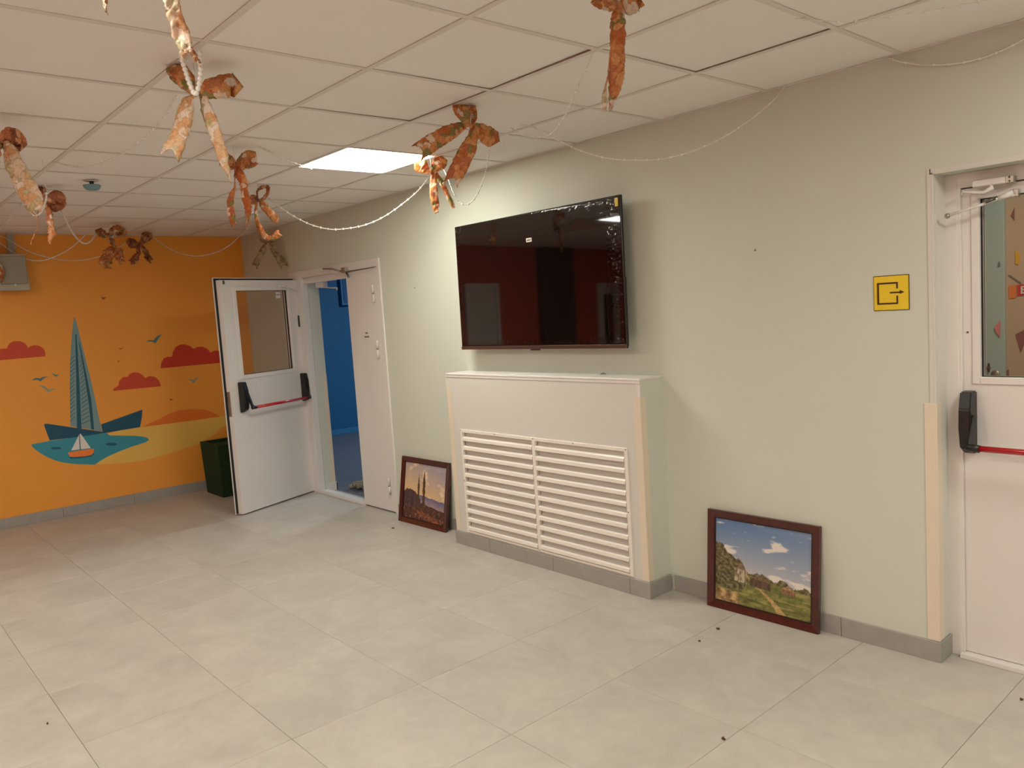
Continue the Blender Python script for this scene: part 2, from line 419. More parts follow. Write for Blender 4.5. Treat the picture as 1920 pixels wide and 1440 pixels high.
# skirting tiles
def skirting(name, pieces, parent_kind='structure'):
    r = empty(name, (0, 0, 0), kind='structure')
    for (x0, x1, y0, y1) in pieces:
        MB().box(x0, x1, y0, y1, 0.0, 0.088, 0.0015).build('skirting_tile', SKIRT, r)
    return r
T = 0.011; J = 0.001
pc = []
yy = 0.0
while yy > YF + 0.05:
    y2 = max(yy - 0.6 if yy < 0 else -0.09 - 0.6, YF); (pc.append((X0, X0 + T, y2 + J, yy - J)) if yy > -3.0 else 0); yy = y2
skirting('baseboard_left', pc)
pc = [(X0 + T, D1A - 0.02, -T, 0)]
pc += [(-4.20, -3.80 - J, -T, 0), (-3.80 + J, -3.185, -T, 0), (-1.47 + T, -1.12 - J, -T, 0), (-1.12 + J, -0.52 - J, -T, 0), (-0.52 + J, D2A + T, -T, 0)]
pc += [(D2A, D2A + T, 0.001, 0.118)]
pc += [(D2B, 1.6 - J, -T, 0), (1.6 + J, 2.2 - J, -T, 0), (2.2 + J, 2.8 - J, -T, 0), (2.8 + J, XR, -T, 0)]
skirting('baseboard_back', pc)

# ---------------------------------------------------------------- mural painted on the left wall
def c4(x, y): return (x / 4.0, 420 + y / 4.0)
def c5(x, y): return (x / 4.0, 680 + y / 4.0)
mlayer = [0]
def paint(name, m, pts, lift, label=None):
    P = [on('x', X0, u, v) for u, v in pts]
    P = [Vector((X0 + 0.0005 * lift, max(min(p.y, -0.001), YF), p.z)) for p in P]
    o = MB().prism(P, Vector((-0.0005 * lift + 0.0002, 0, 0))).build(name, m, wl)
    if label: o['label'] = label
    return o
def arcpts(cx, cy, rx, ry, a0, a1, n=8):
    return [(cx + rx * math.cos(math.radians(a0 + (a1 - a0) * k / n)), cy - ry * math.sin(math.radians(a0 + (a1 - a0) * k / n))) for k in range(n + 1)]
P_RED = mat('mural_red_paint', (206, 72, 42), 0.6); P_RED2 = mat('mural_deep_red_paint', (200, 56, 28), 0.6)
P_SAIL = mat('mural_grey_teal_paint', (124, 156, 160), 0.6); P_DTEAL = mat('mural_dark_teal_paint', (20, 92, 112), 0.6)
P_HULL = mat('mural_navy_teal_paint', (18, 80, 108), 0.6); P_WATER = mat('mural_lagoon_blue_paint', (54, 148, 168), 0.6)
P_SAND = mat('mural_mustard_paint', (236, 192, 92), 0.6); P_HILL = mat('mural_burnt_orange_paint', (232, 120, 36), 0.6)
P_BIRD = mat('mural_bird_teal_paint', (84, 124, 128), 0.6); P_BIRDP = mat('mural_bird_grey_paint', (160, 156, 128), 0.6)
P_BIRDD = mat('mural_bird_brown_paint', (140, 84, 30), 0.6)
P_WHITE = mat('mural_white_paint', (232, 226, 220), 0.6); P_ORG = mat('mural_bright_orange_paint', (248, 136, 56), 0.6)
paint('painted_hill', P_HILL, [c5(1060, 486)] + [c5(*p) for p in ((1120, 455), (1200, 420), (1270, 382), (1340, 358), (1440, 346), (1530, 352), (1600, 374), (1650, 404))] + [c5(1400, 440)], 1)
paint('painted_beach', P_SAND, [c5(*p) for p in ((790, 545), (880, 508), (1060, 484), (1400, 440), (1560, 420), (1700, 396), (1800, 380), (1700, 462), (1600, 540), (1490, 605), (1350, 655), (1200, 700), (1080, 732), (960, 750), (850, 758), (720, 760))], 2)
paint('painted_lagoon', P_WATER, [c5(*p) for p in ((235, 612), (300, 600), (380, 585), (540, 562), (700, 540), (800, 528), (822, 545), (900, 547), (1000, 548), (1070, 554), (1105, 564), (1117, 578), (1095, 596), (1000, 626), (930, 652), (860, 680), (800, 708), (760, 732), (710, 765), (600, 762), (530, 757), (470, 748), (410, 732), (360, 710), (310, 683), (270, 655), (242, 630))], 3, 'blue lagoon with two dark islets')
paint('painted_hull', P_HULL, [c5(*p) for p in ((330, 468), (336, 458), (350, 457), (560, 488), (770, 518), (758, 463), (1068, 352), (1062, 420), (1050, 483), (900, 508), (800, 526), (560, 560), (372, 582))], 4, 'dark blue hull of the tall sailing ship')
paint('painted_sail', P_SAIL, [(138.5, 595), (141, 597), (146, 615), (152, 640), (160, 672), (168, 703), (176, 738), (183, 772), (191.5, 809), (170, 805), (150, 802), (132.5, 799), (131, 760), (130.6, 720), (131, 690), (133, 650), (135.5, 620)], 5, 'tall grey teal sail with dark stripes')
paint('painted_mast', P_DTEAL, [(141, 627), (143.2, 627), (146, 665), (149, 720), (151.6, 780), (153, 807), (144.2, 804), (143.4, 760), (142.4, 700)], 6)
paint('painted_stripe', P_DTEAL, [(147.5, 640), (149.3, 643), (156, 675), (163.5, 710), (171, 750), (176.5, 806), (171, 805), (166.5, 760), (160, 715), (153.5, 675)], 6)
for k in range(17):
    y = 672 + k * 7.6
    if k < 16: paint('painted_dash', P_DTEAL, [(131.5, y + 2.6), (140, y - 5.4), (140.6, y - 4.6), (131.5, y + 4)], 6)
    xr = 148 + (y - 672) * 0.135 + 6
    paint('painted_dash', P_DTEAL, [(149.5 + (y - 672) * 0.03, y + 1), (xr - 2, y - 7), (xr - 1.5, y - 6), (149.6 + (y - 672) * 0.03, y + 2.2)], 6)
paint('painted_cloud', P_RED, [(-30, 678), (0, 675.5), (85.5, 668), (84.5, 659), (81, 653), (75, 649), (66, 647), (58, 648.5), (52.5, 652.5), (49, 646), (43, 641.5), (35, 639.5), (26, 639.8), (19, 643), (14.5, 648.5), (13, 653.5), (6, 653.5), (-30, 660)], 2, 'red cloud at the far left')
paint('painted_cloud', P_RED2, [(301, 690.5), (302.5, 680), (307, 672), (314, 669), (322.5, 669), (324, 660), (329, 651), (337, 646.3), (347, 645.5), (356, 648.5), (362.5, 654), (370, 650.5), (379, 650), (388, 653.5), (395, 661), (402, 657.5), (410, 657.5), (417, 662), (424, 668), (428, 679)], 2, 'deep red cloud beside the open door')
paint('painted_cloud', P_RED, [(212, 733), (213, 729), (222, 723), (224, 714), (231, 707), (239.5, 706.5), (243, 701), (250, 698), (259, 698.5), (267, 703), (272, 709), (281, 705), (290, 706.5), (297.5, 712.5), (301, 720), (301, 724.3)], 2, 'red cloud right of the ship')
for m_, pts in ((P_BIRDD, ((750, 542), (768, 551), (796, 548), (778, 568), (766, 560))),
                (P_BIRD, ((1094, 884), (1115, 871), (1152, 872), (1168, 850), (1190, 835), (1216, 828), (1196, 850), (1166, 896), (1148, 884), (1120, 880))),
                (P_BIRDD, ((882, 928), (903, 934), (927, 922), (906, 943))), (P_BIRDD, ((872, 1016), (886, 1028), (904, 1024), (888, 1036))),
                (P_BIRD, ((236, 1173), (268, 1153), (298, 1158), (322, 1146), (364, 1142), (330, 1158), (303, 1182), (284, 1170))),
                (P_BIRD, ((386, 1118), (412, 1128), (442, 1132), (416, 1146), (404, 1134))),
                (P_BIRDP, ((290, 1206), (332, 1214), (366, 1240), (430, 1234), (392, 1246), (362, 1264), (338, 1240))),
                (P_BIRDP, ((1403, 1166), (1430, 1162), (1452, 1172), (1466, 1156), (1500, 1148), (1476, 1168), (1454, 1197), (1436, 1178))),
                (P_BIRDD, ((1262, 1306), (1280, 1314), (1302, 1310), (1282, 1326)))):
    paint('painted_bird', m_, [c4(*p) for p in pts], 2)
paint('painted_islet', P_DTEAL, arcpts(105, 840.3, 10, 2.6, 0, 330, 11), 5); paint('painted_islet', P_DTEAL, arcpts(208.8, 832.8, 11, 2.8, 0, 330, 11), 5)
paint('painted_boat_shadow', P_DTEAL, [c5(*p) for p in ((512, 706), (560, 704), (705, 680), (704, 690), (682, 704), (600, 716), (530, 720))], 5)
paint('painted_boat_hull', P_ORG, [c5(*p) for p in ((508, 674), (600, 658), (706, 644), (703, 668), (690, 690), (640, 702), (560, 707), (524, 705))], 6, 'small orange boat with white sails')
paint('painted_boat_sail', P_WHITE, [c5(*p) for p in ((534, 658), (592, 542), (597, 650))], 6)
paint('painted_boat_sail', P_WHITE, [c5(*p) for p in ((597, 534), (606, 534), (680, 640), (605, 650))], 6)
paint('painted_boat_mast', P_DTEAL, [c5(*p) for p in ((592, 540), (596, 540), (606, 655), (601, 656))], 7)

# ================================================================ DOOR LEAF BUILDER
def door_leaf(name, mtx, W, top, caseA, caseB, kind, b=0.735, e=0.035):
    """local X runs from the hinge to the free edge, local Y is the outward normal, Z is up"""
    r = empty(name, mtx=mtx, kind=kind)
    t = -0.05
    a = 0.13
    z0, z1 = 1.185, 1.90
    zb = 0.012
    m = MB()
    m.box(0, a, t, 0, z0, z1).box(b, W, t, 0, z0, z1).box(0, W, t, 0, z1, top).box(0, W, t, 0, zb, z0)
    m.build('leaf_panel', WHITE, r)
    # rebate: black seal and the outer flange behind it
    g = MB()
    g.box(-0.004, W + 0.012, t - 0.012, t, zb + 0.004, top + 0.010)
    gh = MB()
    for q in ((-0.004, a, zb + .004, top + .016), (b, W + 0.014, zb + .004, top + .016), (a, b, z1, top + .016), (a, b, zb + .004, z0)):
        gh.box(q[0], q[1], t - 0.012, t, q[2], q[3])
    gh.build('rubber_seal', GASKET, r)
    fl = MB()
    for q in ((-0.004, a, zb - .002, top + .024), (b, W + 0.022, zb - .002, top + .024), (a, b, z1, top + .024), (a, b, zb - .002, z0)):
        fl.box(q[0], q[1], t - 0.018, t - 0.012, q[2], q[3])
    fl.build('outer_flange', WHITE, r)
    # glazing bead, proud of the leaf
    bd = MB()
    bd.box(a - e, a, 0, 0.006, z0 - e, z1 + e, 0.002).box(b, b + e, 0, 0.006, z0 - e, z1 + e, 0.002)
    bd.box(a, b, 0, 0.006, z1, z1 + e, 0.002).box(a, b, 0, 0.006, z0 - e, z0, 0.002)
    bd.build('glazing_bead', WHITE, r)
    s = MB(); h = 0.003
    s.box(a, a + h, -0.034, -0.018, z0, z1).box(b - h, b, -0.034, -0.018, z0, z1).box(a + h, b - h, -0.034, -0.018, z0, z0 + h).box(a + h, b - h, -0.034, -0.018, z1 - h, z1)
    s.build('pane_seal', GASKET, r)
    MB().box(a + 0.001, b - 0.001, -0.028, -0.023, z0 + 0.001, z1 - 0.001).build('glass_pane', GLASS, r)
    # panic bar
    for cs, arm in ((caseA, 1), (caseB, 0)):
        w = 0.023
        prof = [(0, 1.13), (0.058, 1.13), (0.078, 1.06), (0.082, 0.98), (0.066, 0.90), (0.03, 0.875), (0.0, 0.87)]
        P = [Vector((cs - w, y, z)) for y, z in prof]
        c = MB().prism(P, Vector((2 * w, 0, 0))).build('bar_end_case', BLACKP, r)
        bm = bmesh.new(); bm.from_mesh(c.data); bmesh.ops.bevel(bm, geom=list(bm.edges), offset=0.005, segments=2, affect='EDGES'); bm.to_mesh(c.data); bm.free()
        sgn = -1 if cs > 0.4 else 1
        ax = cs + sgn * (w + 0.006)
        MB().box(-0.008, 0.008, -0.012, 0.012, -0.075, 0.075, 0.004, Matrix.Translation((ax, 0.078, 0.965)) @ Matrix.Rotation(math.radians(22), 4, 'X')).tube([(ax - sgn * 0.01, 0.1, 0.912), (ax + sgn * 0.035, 0.104, 0.908)], 0.016, 10).build('bar_arm', BLACKP, r)
    x0, x1 = min(caseA, caseB) + 0.04, max(caseA, caseB) - 0.04
    MB().tube([(x0, 0.103, 0.909), (x1, 0.103, 0.909)], 0.0125, 14).build('push_bar', REDM, r)
    return r
def frame_mtx(loc, ang):
    return Matrix.Translation(loc) @ Matrix.Rotation(ang, 4, 'Z')

# door 1 (left, standing open into the room)
d1 = door_leaf('door_1', frame_mtx((-5.64, 0.0, 0.0), math.atan2(-0.9379, 0.3469)), 0.89, 1.99, 0.79, 0.045, 'structure')
MB().box(0.8901, 0.8935, -0.046, -0.012, 0.85, 1.06, 0.001).box(0.8935, 0.897, -0.04, -0.018, 0.93, 0.955).build('lock_plate', STEEL, d1)
MB().box(0.845, 0.865, 0.0005, 0.003, 1.955, 1.985).build('corner_latch', DSTEEL, d1)
MB().box(0.008, 0.028, 0.0005, 0.012, 1.56, 1.665, 0.002).build('black_door_stop', BLACKP, d1)
MB().box(0.2, 0.255, -0.022, -0.0215, 1.83, 1.885).build('glass_sticker', PAPER, d1)
MB().box(0.205, 0.25, -0.0212, -0.0208, 1.858, 1.865).build('sticker_print', INK, d1)
MB().tube([(0.215, 0.02, 1.935), (0.16, 0.03, 1.93)], 0.006, 8).tube([(0.14, 0.03, 1.93), (0.0, 0.04, 1.88)], 0.007, 8).box(0.205, 0.235, 0, 0.02, 1.925, 1.945, 0.002).build('closer_arm', WHITE, d1)
# frame of door 1
f = MB()
f.box(D1A, -5.53, -0.012, 0.05, 0.0, D1Z, 0.002)          # hinge jamb
f.box(-4.235, D1B, -0.012, 0.05, 0.0, D1Z, 0.002)          # right jamb
f.box(-5.53, -4.235, -0.012, 0.05, 2.0, D1Z, 0.002)        # head
f.box(-5.53, -4.72, 0.012, 0.05, 1.945, 2.0, 0.002)
f.box(-5.53, -4.72, -0.012, 0.075, 0.0, 0.022, 0.002)      # threshold
f = f.build('trim_1', WHITE); tag(f, kind='structure')
MB().box(-5.525, -4.725, -0.011, 0.02, 0.0222, 0.026).build('threshold_ridge', WHITEM, f)
# fixed side leaf
fx = empty('door_2', (-4.235, 0, 0), kind='structure')
MB().box(-0.49, -0.001, -0.008, 0.045, 0.012, 1.995, 0.002).build('side_leaf', WHITE, fx)
MB().box(-0.497, -0.491, -0.004, 0.03, 0.012, 1.98).build('edge_flange', WHITEM, fx)
for zc in (1.79, 1.345, 0.225):
    xo = -0.07 if zc > 1 else -0.06
    h = MB().tube([(xo, -0.018, zc + 0.003), (xo, -0.018, zc + 0.07)], 0.0095, 10).tube([(xo + 0.003, -0.018, zc - 0.07), (xo + 0.003, -0.018, zc - 0.003)], 0.0115, 10)
    h = h.build('hinge', WHITEM, fx)
    MB().tube([(xo, -0.018, zc - 0.003), (xo, -0.018, zc + 0.003)], 0.008, 10).build('hinge_gap', DSTEEL, h)
MB().box(-0.30, -0.19, -0.0095, -0.0083, 1.395, 1.545).build('notice_sheet', PAPER, fx)
for zc, w in ((1.478, 0.018), (1.447, 0.036)):
    MB().box(-0.232 - w, -0.232 + w, -0.0102, -0.0096, zc - 0.006, zc + 0.006).build('notice_print', INK, fx)
# closer linkage over door 1
def rod(pts_px, y, r, name, m, parent=None):
    return MB().tube([on('y', y, u, v) for u, v in pts_px], r, 8).build(name, m, parent)
cl = empty('door_closer', on('y', -0.012, 648, 505), label='thin metal closer linkage on the head of the left door frame', cat='door closer')
iv = Matrix.Translation(-cl.location)
def lrod(pl, y, r, name, m, root):
    return MB().tube([Vector(on('y', y, u, v)) - root.location for u, v in pl], r, 8).build(name, m, root)
lrod([(606, 504), (622, 504.5), (636, 508)], -0.05, 0.0085, 'pivot_arm', STEEL, cl)
lrod([(636, 508), (652, 510), (700, 501)], -0.04, 0.0045, 'link_rod', DSTEEL, cl)
p = Vector(on('y', -0.012, 650, 507)) - cl.location
MB().box(p.x - 0.035, p.x + 0.03, p.y - 0.035, p.y, p.z - 0.02, p.z + 0.025, 0.003).build('mount_block', STEEL, cl)
lrod([(648, 510), (654, 520)], -0.02, 0.007, 'short_strut', DSTEEL, cl)
c2 = empty('door_closer', on('y', 0.07, 597, 533), label='white door closer arm seen inside the doorway to the blue room', cat='door closer')
MB().box(-0.06, 0.08, -0.0, 0.05, -0.03, 0.025, 0.004).build('closer_body', WHITE, c2)
lrod([(592, 536), (596, 538.5), (632, 540), (632, 544)], 0.12, 0.006, 'closer_arm', WHITE, c2)

# ---------------------------------------------------------------- blue room behind door 1
br = empty('wall_back', kind='structure'); br.name = 'wall_blue_room'
MB().box(-8.9, -8.72, WT, 5.0, 0, 2.9).build('wall_panel', BLUEW, br)
MB().box(-8.9, -3.2, 5.0, 5.1, 0, 2.9).build('wall_panel', BLUEW, br)
MB().box(-3.3, -3.2, WT, 5.0, 0, 2.9).build('wall_panel', BLUEW, br)
MB().box(-8.72, X0 - 0.12, WT, WT + 0.1, 0, 2.9).build('wall_panel', BLUEW, br)
MB().box(-8.9, -3.2, WT, 5.1, 2.9, 2.98).build('ceiling_panel', BLUEW, br)
MB().box(-8.72, -8.705, WT + 0.1, 5.0, 0.0, 0.075, 0.003).build('blue_baseboard', BLUETRIM, br)
fb = MB().box(-8.9, -3.2, WT - 0.005, 5.1, -0.1, 0.0).box(D1A, D1B, 0.075, WT, -0.1, -0.0005).build('floor', BFLOOR); tag(fb, kind='structure')
bb = MB().box(0, 0.06, 0, 0.9, 0, 0.42, 0.006)
bb = bb.build('wall_cabinet', BLUETRIM, None, (-8.715, 2.16, 1.80)); tag(bb, 'blue painted wall box high on the far wall of the blue room', 'cabinet')
MB().box(0.0605, 0.067, 0.03, 0.87, 0.03, 0.39, 0.003).build('cabinet_door', BLUEW, bb)
# white skirting and corner guard on the door reveal
tr = MB().box(-5.53, -5.518, 0.076, WT + 0.014, 0.0, 0.075, 0.002).box(-5.76, -5.518, WT + 0.001, WT + 0.014, 0.0, 0.075, 0.002).build('baseboard_reveal', WHITE); tag(tr, kind='structure')
rv = MB().box(D1A, -5.53, 0.051, WT + 0.0005, 0, D1Z).build('trim_2', MINT); tag(rv, kind='structure')
def guard(name, x, y, sx, sy, leg, z0, z1, th, label):
    """L shaped corner protector with its outer corner at x, y"""
    m = MB()
    xa, xb = sorted((x, x + sx * leg)); ya, yb = sorted((y, y - sy * th)) 
    m.box(xa, xb, min(y, y + sy * th), max(y, y + sy * th), z0, z1, 0.0012)
    m.box(min(x, x + sx * th), max(x, x + sx * th), min(y + sy * th, y + sy * leg), max(y + sy * th, y + sy * leg), z0, z1, 0.0012)
    o = m.build(name, GUARD); return tag(o, label, 'corner guard')
guard('corner_guard', -5.5275, WT + 0.002, -1, -1, 0.04, 0.078, 1.1, 0.002, 'beige plastic corner guard inside the open left doorway')
rag = MB()
rr = random.Random(3)
for k in range(5):
    base = Vector((-5.42, 0.22, 0.012 + 0.012 * (k % 2)))
    pts = []
    for t_ in range(9):
        q = t_ / 8.0
        pts.append(base + Vector((0.05 * k + 0.02 * math.sin(q * 6 + k), 0.02 + 0.42 * q + 0.01 * k, 0.015 * math.sin(q * 3.1 + k) + 0.012 + 0.003 * k)))
    rag.tube(pts, [0.02 + 0.008 * math.sin(i * 1.3 + k) for i in range(9)], 8)
rag = rag.build('floor_rag', RAG); tag(rag, 'crumpled grey rag lying on the floor just behind the open left doorway', 'rag')
brl = bpy.data.lights.new('blue_room_fill', 'AREA'); brl.energy = 85; brl.size = 0.6; brl.color = (0.75, 0.9, 1.0)  # added fill light, no fixture seen, brightens the blue walls
bro = bpy.data.objects.new('blue_room_fill', brl); COL.objects.link(bro); bro.location = (-5.9, 3.0, 2.85)

# ================================================================ DOOR 2 (right, closed) AND ITS RECESS
d2 = door_leaf('door_5', frame_mtx((0.85, 0.13, 0.012), math.pi), 0.895, 1.945, 0.862, 0.06, 'structure', 0.827, 0.028)
MB().box(0.868, 0.876, 0.0005, 0.004, 1.365, 1.373, 0.001).build('blind_screw', DSTEEL, d2)
f = MB()
f.box(D2A, -0.052, 0.115, WT + 0.03, 0.0, D2Z, 0.002)
f.box(0.86, D2B, 0.115, WT + 0.03, 0.0, D2Z, 0.002)
f.box(-0.052, 0.86, 0.115, WT + 0.03, 1.962, D2Z, 0.002)
f.box(-0.052, 0.86, 0.09, WT + 0.03, 0.0, 0.021, 0.002)
f.box(-0.0525, -0.040, 0.1165, 0.1285, 0.022, 1.962, 0.001)
f = f.build('trim_3', WHITE); tag(f, kind='structure')
# plaster beads around the recess opening
f = MB()
f.box(D2A - 0.006, D2A + 0.0015, -0.0035, 0.012, 1.10, D2Z + 0.006, 0.001)
f.box(D2A - 0.012, D2B + 0.012, -0.0035, 0.0, D2Z - 0.0015, D2Z + 0.022, 0.001).box(D2A - 0.022, D2A - 0.006, -0.0035, 0.0, 1.1, D2Z + 0.022, 0.001)
f.box(D2A + 0.0005, D2A + 0.003, 0.012, 0.115, 0.09, D2Z, 0.0005)
f = f.build('trim_4', WHITEM); tag(f, kind='structure')
guard('corner_guard', D2A + 0.005, -0.004, -1, 1, 0.05, 0.09, 1.10, 0.003, 'long beige plastic corner guard left of the closed right door')
# closer on the head of door 2
cl = empty('door_closer', on('y', 0.115, 1860, 341), label='white door closer with thin arms at the top of the right door', cat='door closer')
y0 = 0.115
def q2(u, v, y=0.115): return Vector(on('y', y, u, v)) - cl.location
a, b_ = q2(1822, 345, 0.07), q2(1884, 336, 0.07)
zc_ = (a.z + b_.z) / 2
MB().box(a.x, b_.x, -0.045, -0.001, zc_ - 0.014, zc_ + 0.012, 0.003).build('closer_body', WHITE, cl)
MB().box(b_.x, b_.x + 0.028, -0.04, -0.001, zc_ - 0.015, zc_ + 0.012, 0.002).build('end_block', STEEL, cl)
e_ = MB()
for dz in (-0.008, 0.006): e_.ball((b_.x + 0.014, -0.042, zc_ + dz), 0.004)
e_.build('end_screws', DSTEEL, cl)
MB().tube([q2(1858, 347, 0.08), q2(1860, 352, 0.08), q2(1845, 361, 0.07), q2(1805, 359, 0.07), q2(1803, 366, 0.07)], [0.006, 0.01, 0.007, 0.0045, 0.006], 8).build('upper_arm', WHITE, cl)
MB().tube([q2(1776, 405, 0.02), q2(1840, 384, 0.05), q2(1872, 372, 0.075)], [0.006, 0.0055, 0.0055], 8).tube([q2(1872, 372, 0.075), q2(1900, 361, 0.09)], [0.009, 0.012], 8).build('long_arm', WHITE, cl)
MB().ball(q2(1776, 405, 0.02), 0.011, 10, 8).build('arm_knuckle', STEEL, cl)
MB().tube([q2(1848, 379, 0.045), q2(1866, 371.5, 0.06)], 0.0062, 8).build('arm_slot', DSTEEL, cl)
p = q2(1903, 362, 0.1)
MB().box(p.x - 0.012, p.x + 0.015, p.y - 0.012, p.y + 0.014, p.z - 0.014, p.z + 0.014, 0.002).build('pivot_shoe', STEEL, cl)

# corridor behind door 2
CY = 2.4
TANW = mat('tan_wall_paint', (196, 172, 148), 0.7, noise=0.04, nscale=2); PALEM = mat('pale_mint_door', (176, 196, 190), 0.5)
cw = empty('wall_corridor', kind='structure')
MB().box(-2.6, 2.6, CY, CY + 0.1, 0, 2.7).build('wall_panel', TANW, cw)
MB().box(-2.7, -2.6, WT, CY + 0.1, 0, 2.7).build('wall_panel', PALEM, cw)
MB().box(2.6, 2.7, WT, CY + 0.1, 0, 2.7).build('wall_panel', TANW, cw)
MB().box(-2.7, 2.7, WT, CY + 0.1, 2.7, 2.78).build('ceiling_panel', CTILE, cw)
fb = MB().box(-2.7, 2.7, WT, CY + 0.1, -0.1, 0.0).build('floor', FTILE); tag(fb, kind='structure')
cd = empty('door_6', (-0.555, CY, 0), kind='structure')
MB().box(-1.0, 0, -0.04, -0.001, 0, 2.45, 0.003).build('door_leaf', PALEM, cd)
MB().box(-0.095, -0.085, -0.055, -0.04, 0.98, 1.04, 0.003).box(-0.16, -0.075, -0.075, -0.055, 1.0, 1.018, 0.004).build('door_handle', DSTEEL, cd)
MB().lathe([(0.001, 0.004), (0.024, 0.004), (0.027, 0.0)], (0, 0, 0), 20).build('lock_rose', STEEL, cd, (-0.055, -0.04, 0.965)).rotation_euler = (math.pi / 2, 0, 0)
MB().box(-0.19, -0.165, -0.06, -0.0405, 0.9, 2.2, 0.004).build('pale_edge_strip', WHITE, cd)
FLAG = {'pink': mat('pink_felt', (222, 140, 140), 0.9), 'mauve': mat('mauve_felt', (140, 96, 96), 0.9), 'yellow': mat('yellow_felt', (226, 172, 60), 0.9), 'grey': mat('grey_green_felt', (110, 128, 120), 0.9),
        'orange': mat('orange_card', (232, 130, 70), 0.8), 'red': mat('red_card', (206, 70, 60), 0.8), 'green': mat('sage_leaf_paint', (170, 176, 130), 0.8)}
def cflag(col, pts, y, label):
    P = [on('y', y, u, v) for u, v in pts]; c = sum(P, Vector()) / len(P)
    o = MB().prism([p - c for p in P], Vector((0, 0.004, 0))).build('bunting_flag', FLAG[col], None, c)
    return tag(o, label, 'flag', 'paper shapes behind the right door glass')
cflag('mauve', [(1895, 404), (1902, 389), (1902, 413)], CY - 0.005, 'small mauve paper shape high on the tan wall behind the right door glass')
cflag('yellow', [(1903, 470), (1911, 474), (1912, 486), (1909, 497), (1904, 494)], CY - 0.005, 'yellow paper leaf on the tan wall behind the right door glass')
cflag('grey', [(1873, 489), (1876, 498), (1871, 499)], CY - 0.05, 'tiny grey green paper shape on the mint door behind glass')
cflag('pink', [(1864, 614), (1876, 600), (1875, 632), (1868, 624)], CY - 0.05, 'pink paper shape on the mint door behind glass')
cflag('mauve', [(1904, 627), (1925, 616), (1922, 640), (1914, 661)], CY - 0.005, 'large mauve triangle low on the tan wall behind the right door glass')
cflag('mauve', [(1873, 706), (1891, 692), (1892, 712)], CY - 0.005, 'mauve triangle at the foot of the right door glass')
def cpart(name, m, pts, y, parent):
    P = [on('y', y, u, v) for u, v in pts]
    return MB().prism([p - parent.location for p in P], Vector((0, 0.004, 0))).build(name, m, parent)
lb = empty('letter_banner', on('y', CY - 0.01, 1905, 545), label='orange and red letter cards on the tan wall behind the right door glass', cat='banner')
cpart('orange_card', FLAG['orange'], [(1891, 536), (1905, 534), (1905, 558), (1892, 560)], CY - 0.006, lb)
cpart('red_card', FLAG['red'], [(1907, 534), (1932, 531), (1932, 552), (1907, 555)], CY - 0.006, lb)
e_ = [(1914, 537), (1922, 536), (1922, 538.5), (1917, 539), (1917, 542), (1921, 541.5), (1921, 544), (1917, 544.5), (1917, 548), (1922, 547.5), (1922, 550), (1914, 551)]
cpart('letter', PAPER, e_, CY - 0.011, lb)
cpart('twig', FLAG['grey'], [(1890, 516), (1893, 515.5), (1915, 530), (1914, 532)], CY - 0.006, lb)
crl = bpy.data.lights.new('corridor_fill', 'AREA'); crl.energy = 26; crl.size = 0.6; crl.color = (1.0, 0.88, 0.74)  # added unseen fill that lights the corridor behind the glass
cro = bpy.data.objects.new('corridor_fill', crl); COL.objects.link(cro); cro.location = (0.3, 1.25, 2.68)

# ================================================================ RADIATOR COVER
BX0, BX1, BY, BZ = -3.175, -1.487, -0.19, 1.178
rc = empty('radiator_cover', (BX0, BY, 0), label='boxed white radiator cover with louvred grille under the television', cat='radiator cover')
W = BX1 - BX0; Dp = -BY
gx0, gx1, gz0, gz1 = -3.052 - BX0, -1.590 - BX0, 0.100, 0.812
m = MB()
m.box(0, gx0 + 0.01, 0, 0.02, 0.09, BZ).box(gx1 - 0.01, W, 0, 0.02, 0.09, BZ).box(gx0 + 0.01, gx1 - 0.01, 0, 0.02, gz1 - 0.01, BZ)
m.box(0.0, W, 0.0005, 0.02, 0.0, 0.102)
m.box(0, 0.02, 0.02, Dp, 0, BZ)
m.build('front_board', WHITEM, rc)
MB().box(W - 0.02, W, 0.02, Dp, 0, BZ).build('side_board', MINT, rc)
MB().box(-0.004, W + 0.004, -0.006, Dp, BZ, BZ + 0.012, 0.003).build('top_board', WHITE, rc)
# white edge strips at the upper corners
MB().box(-0.003, 0.002, -0.003, 0.01, 1.09, BZ).box(W - 0.018, W + 0.002, -0.002, 0.0, 1.09, BZ).box(0.0, W, -0.0035, 0.0, BZ - 0.014, BZ).build('edge_strip', WHITE, rc)
# skirting tiles around the box
xb = [0.0 - T, -2.817 - BX0, -2.218 - BX0, -1.617 - BX0, W + T]
for k in range(4):
    MB().box(xb[k] + (J if k else 0), xb[k + 1] - (J if k < 3 else 0), -T, -0.0002, 0, 0.09, 0.0015).build('skirting_tile', SKIRT, rc)
MB().box(W + 0.0002, W + T, 0.0, Dp - 0.012, 0, 0.09, 0.0015).build('skirting_tile', SKIRT, rc)
MB().box(-T, -0.0002, 0.0, Dp - 0.012, 0, 0.09, 0.0015).build('skirting_tile', SKIRT, rc)
def lguard(x, s):
    g = MB().box(min(x, x - s * 0.045), max(x, x - s * 0.045), -0.003, -0.0003, 0.092, 1.09, 0.0008)
    g.box(min(x + s * 0.0003, x + s * 0.003), max(x + s * 0.0003, x + s * 0.003), -0.003, 0.04, 0.092, 1.09, 0.0008)
    return g.build('corner_guard', GUARD, rc)
lguard(W, 1); lguard(0, -1)
gr = empty('grille', (gx0, -0.001, 0)); gr.parent = rc
gw = gx1 - gx0; mid = -2.330 - BX0 - gx0
m = MB()
m.box(0, 0.022, -0.008, 0.012, gz0, gz1, 0.0015).box(gw - 0.022, gw, -0.008, 0.012, gz0, gz1, 0.0015)
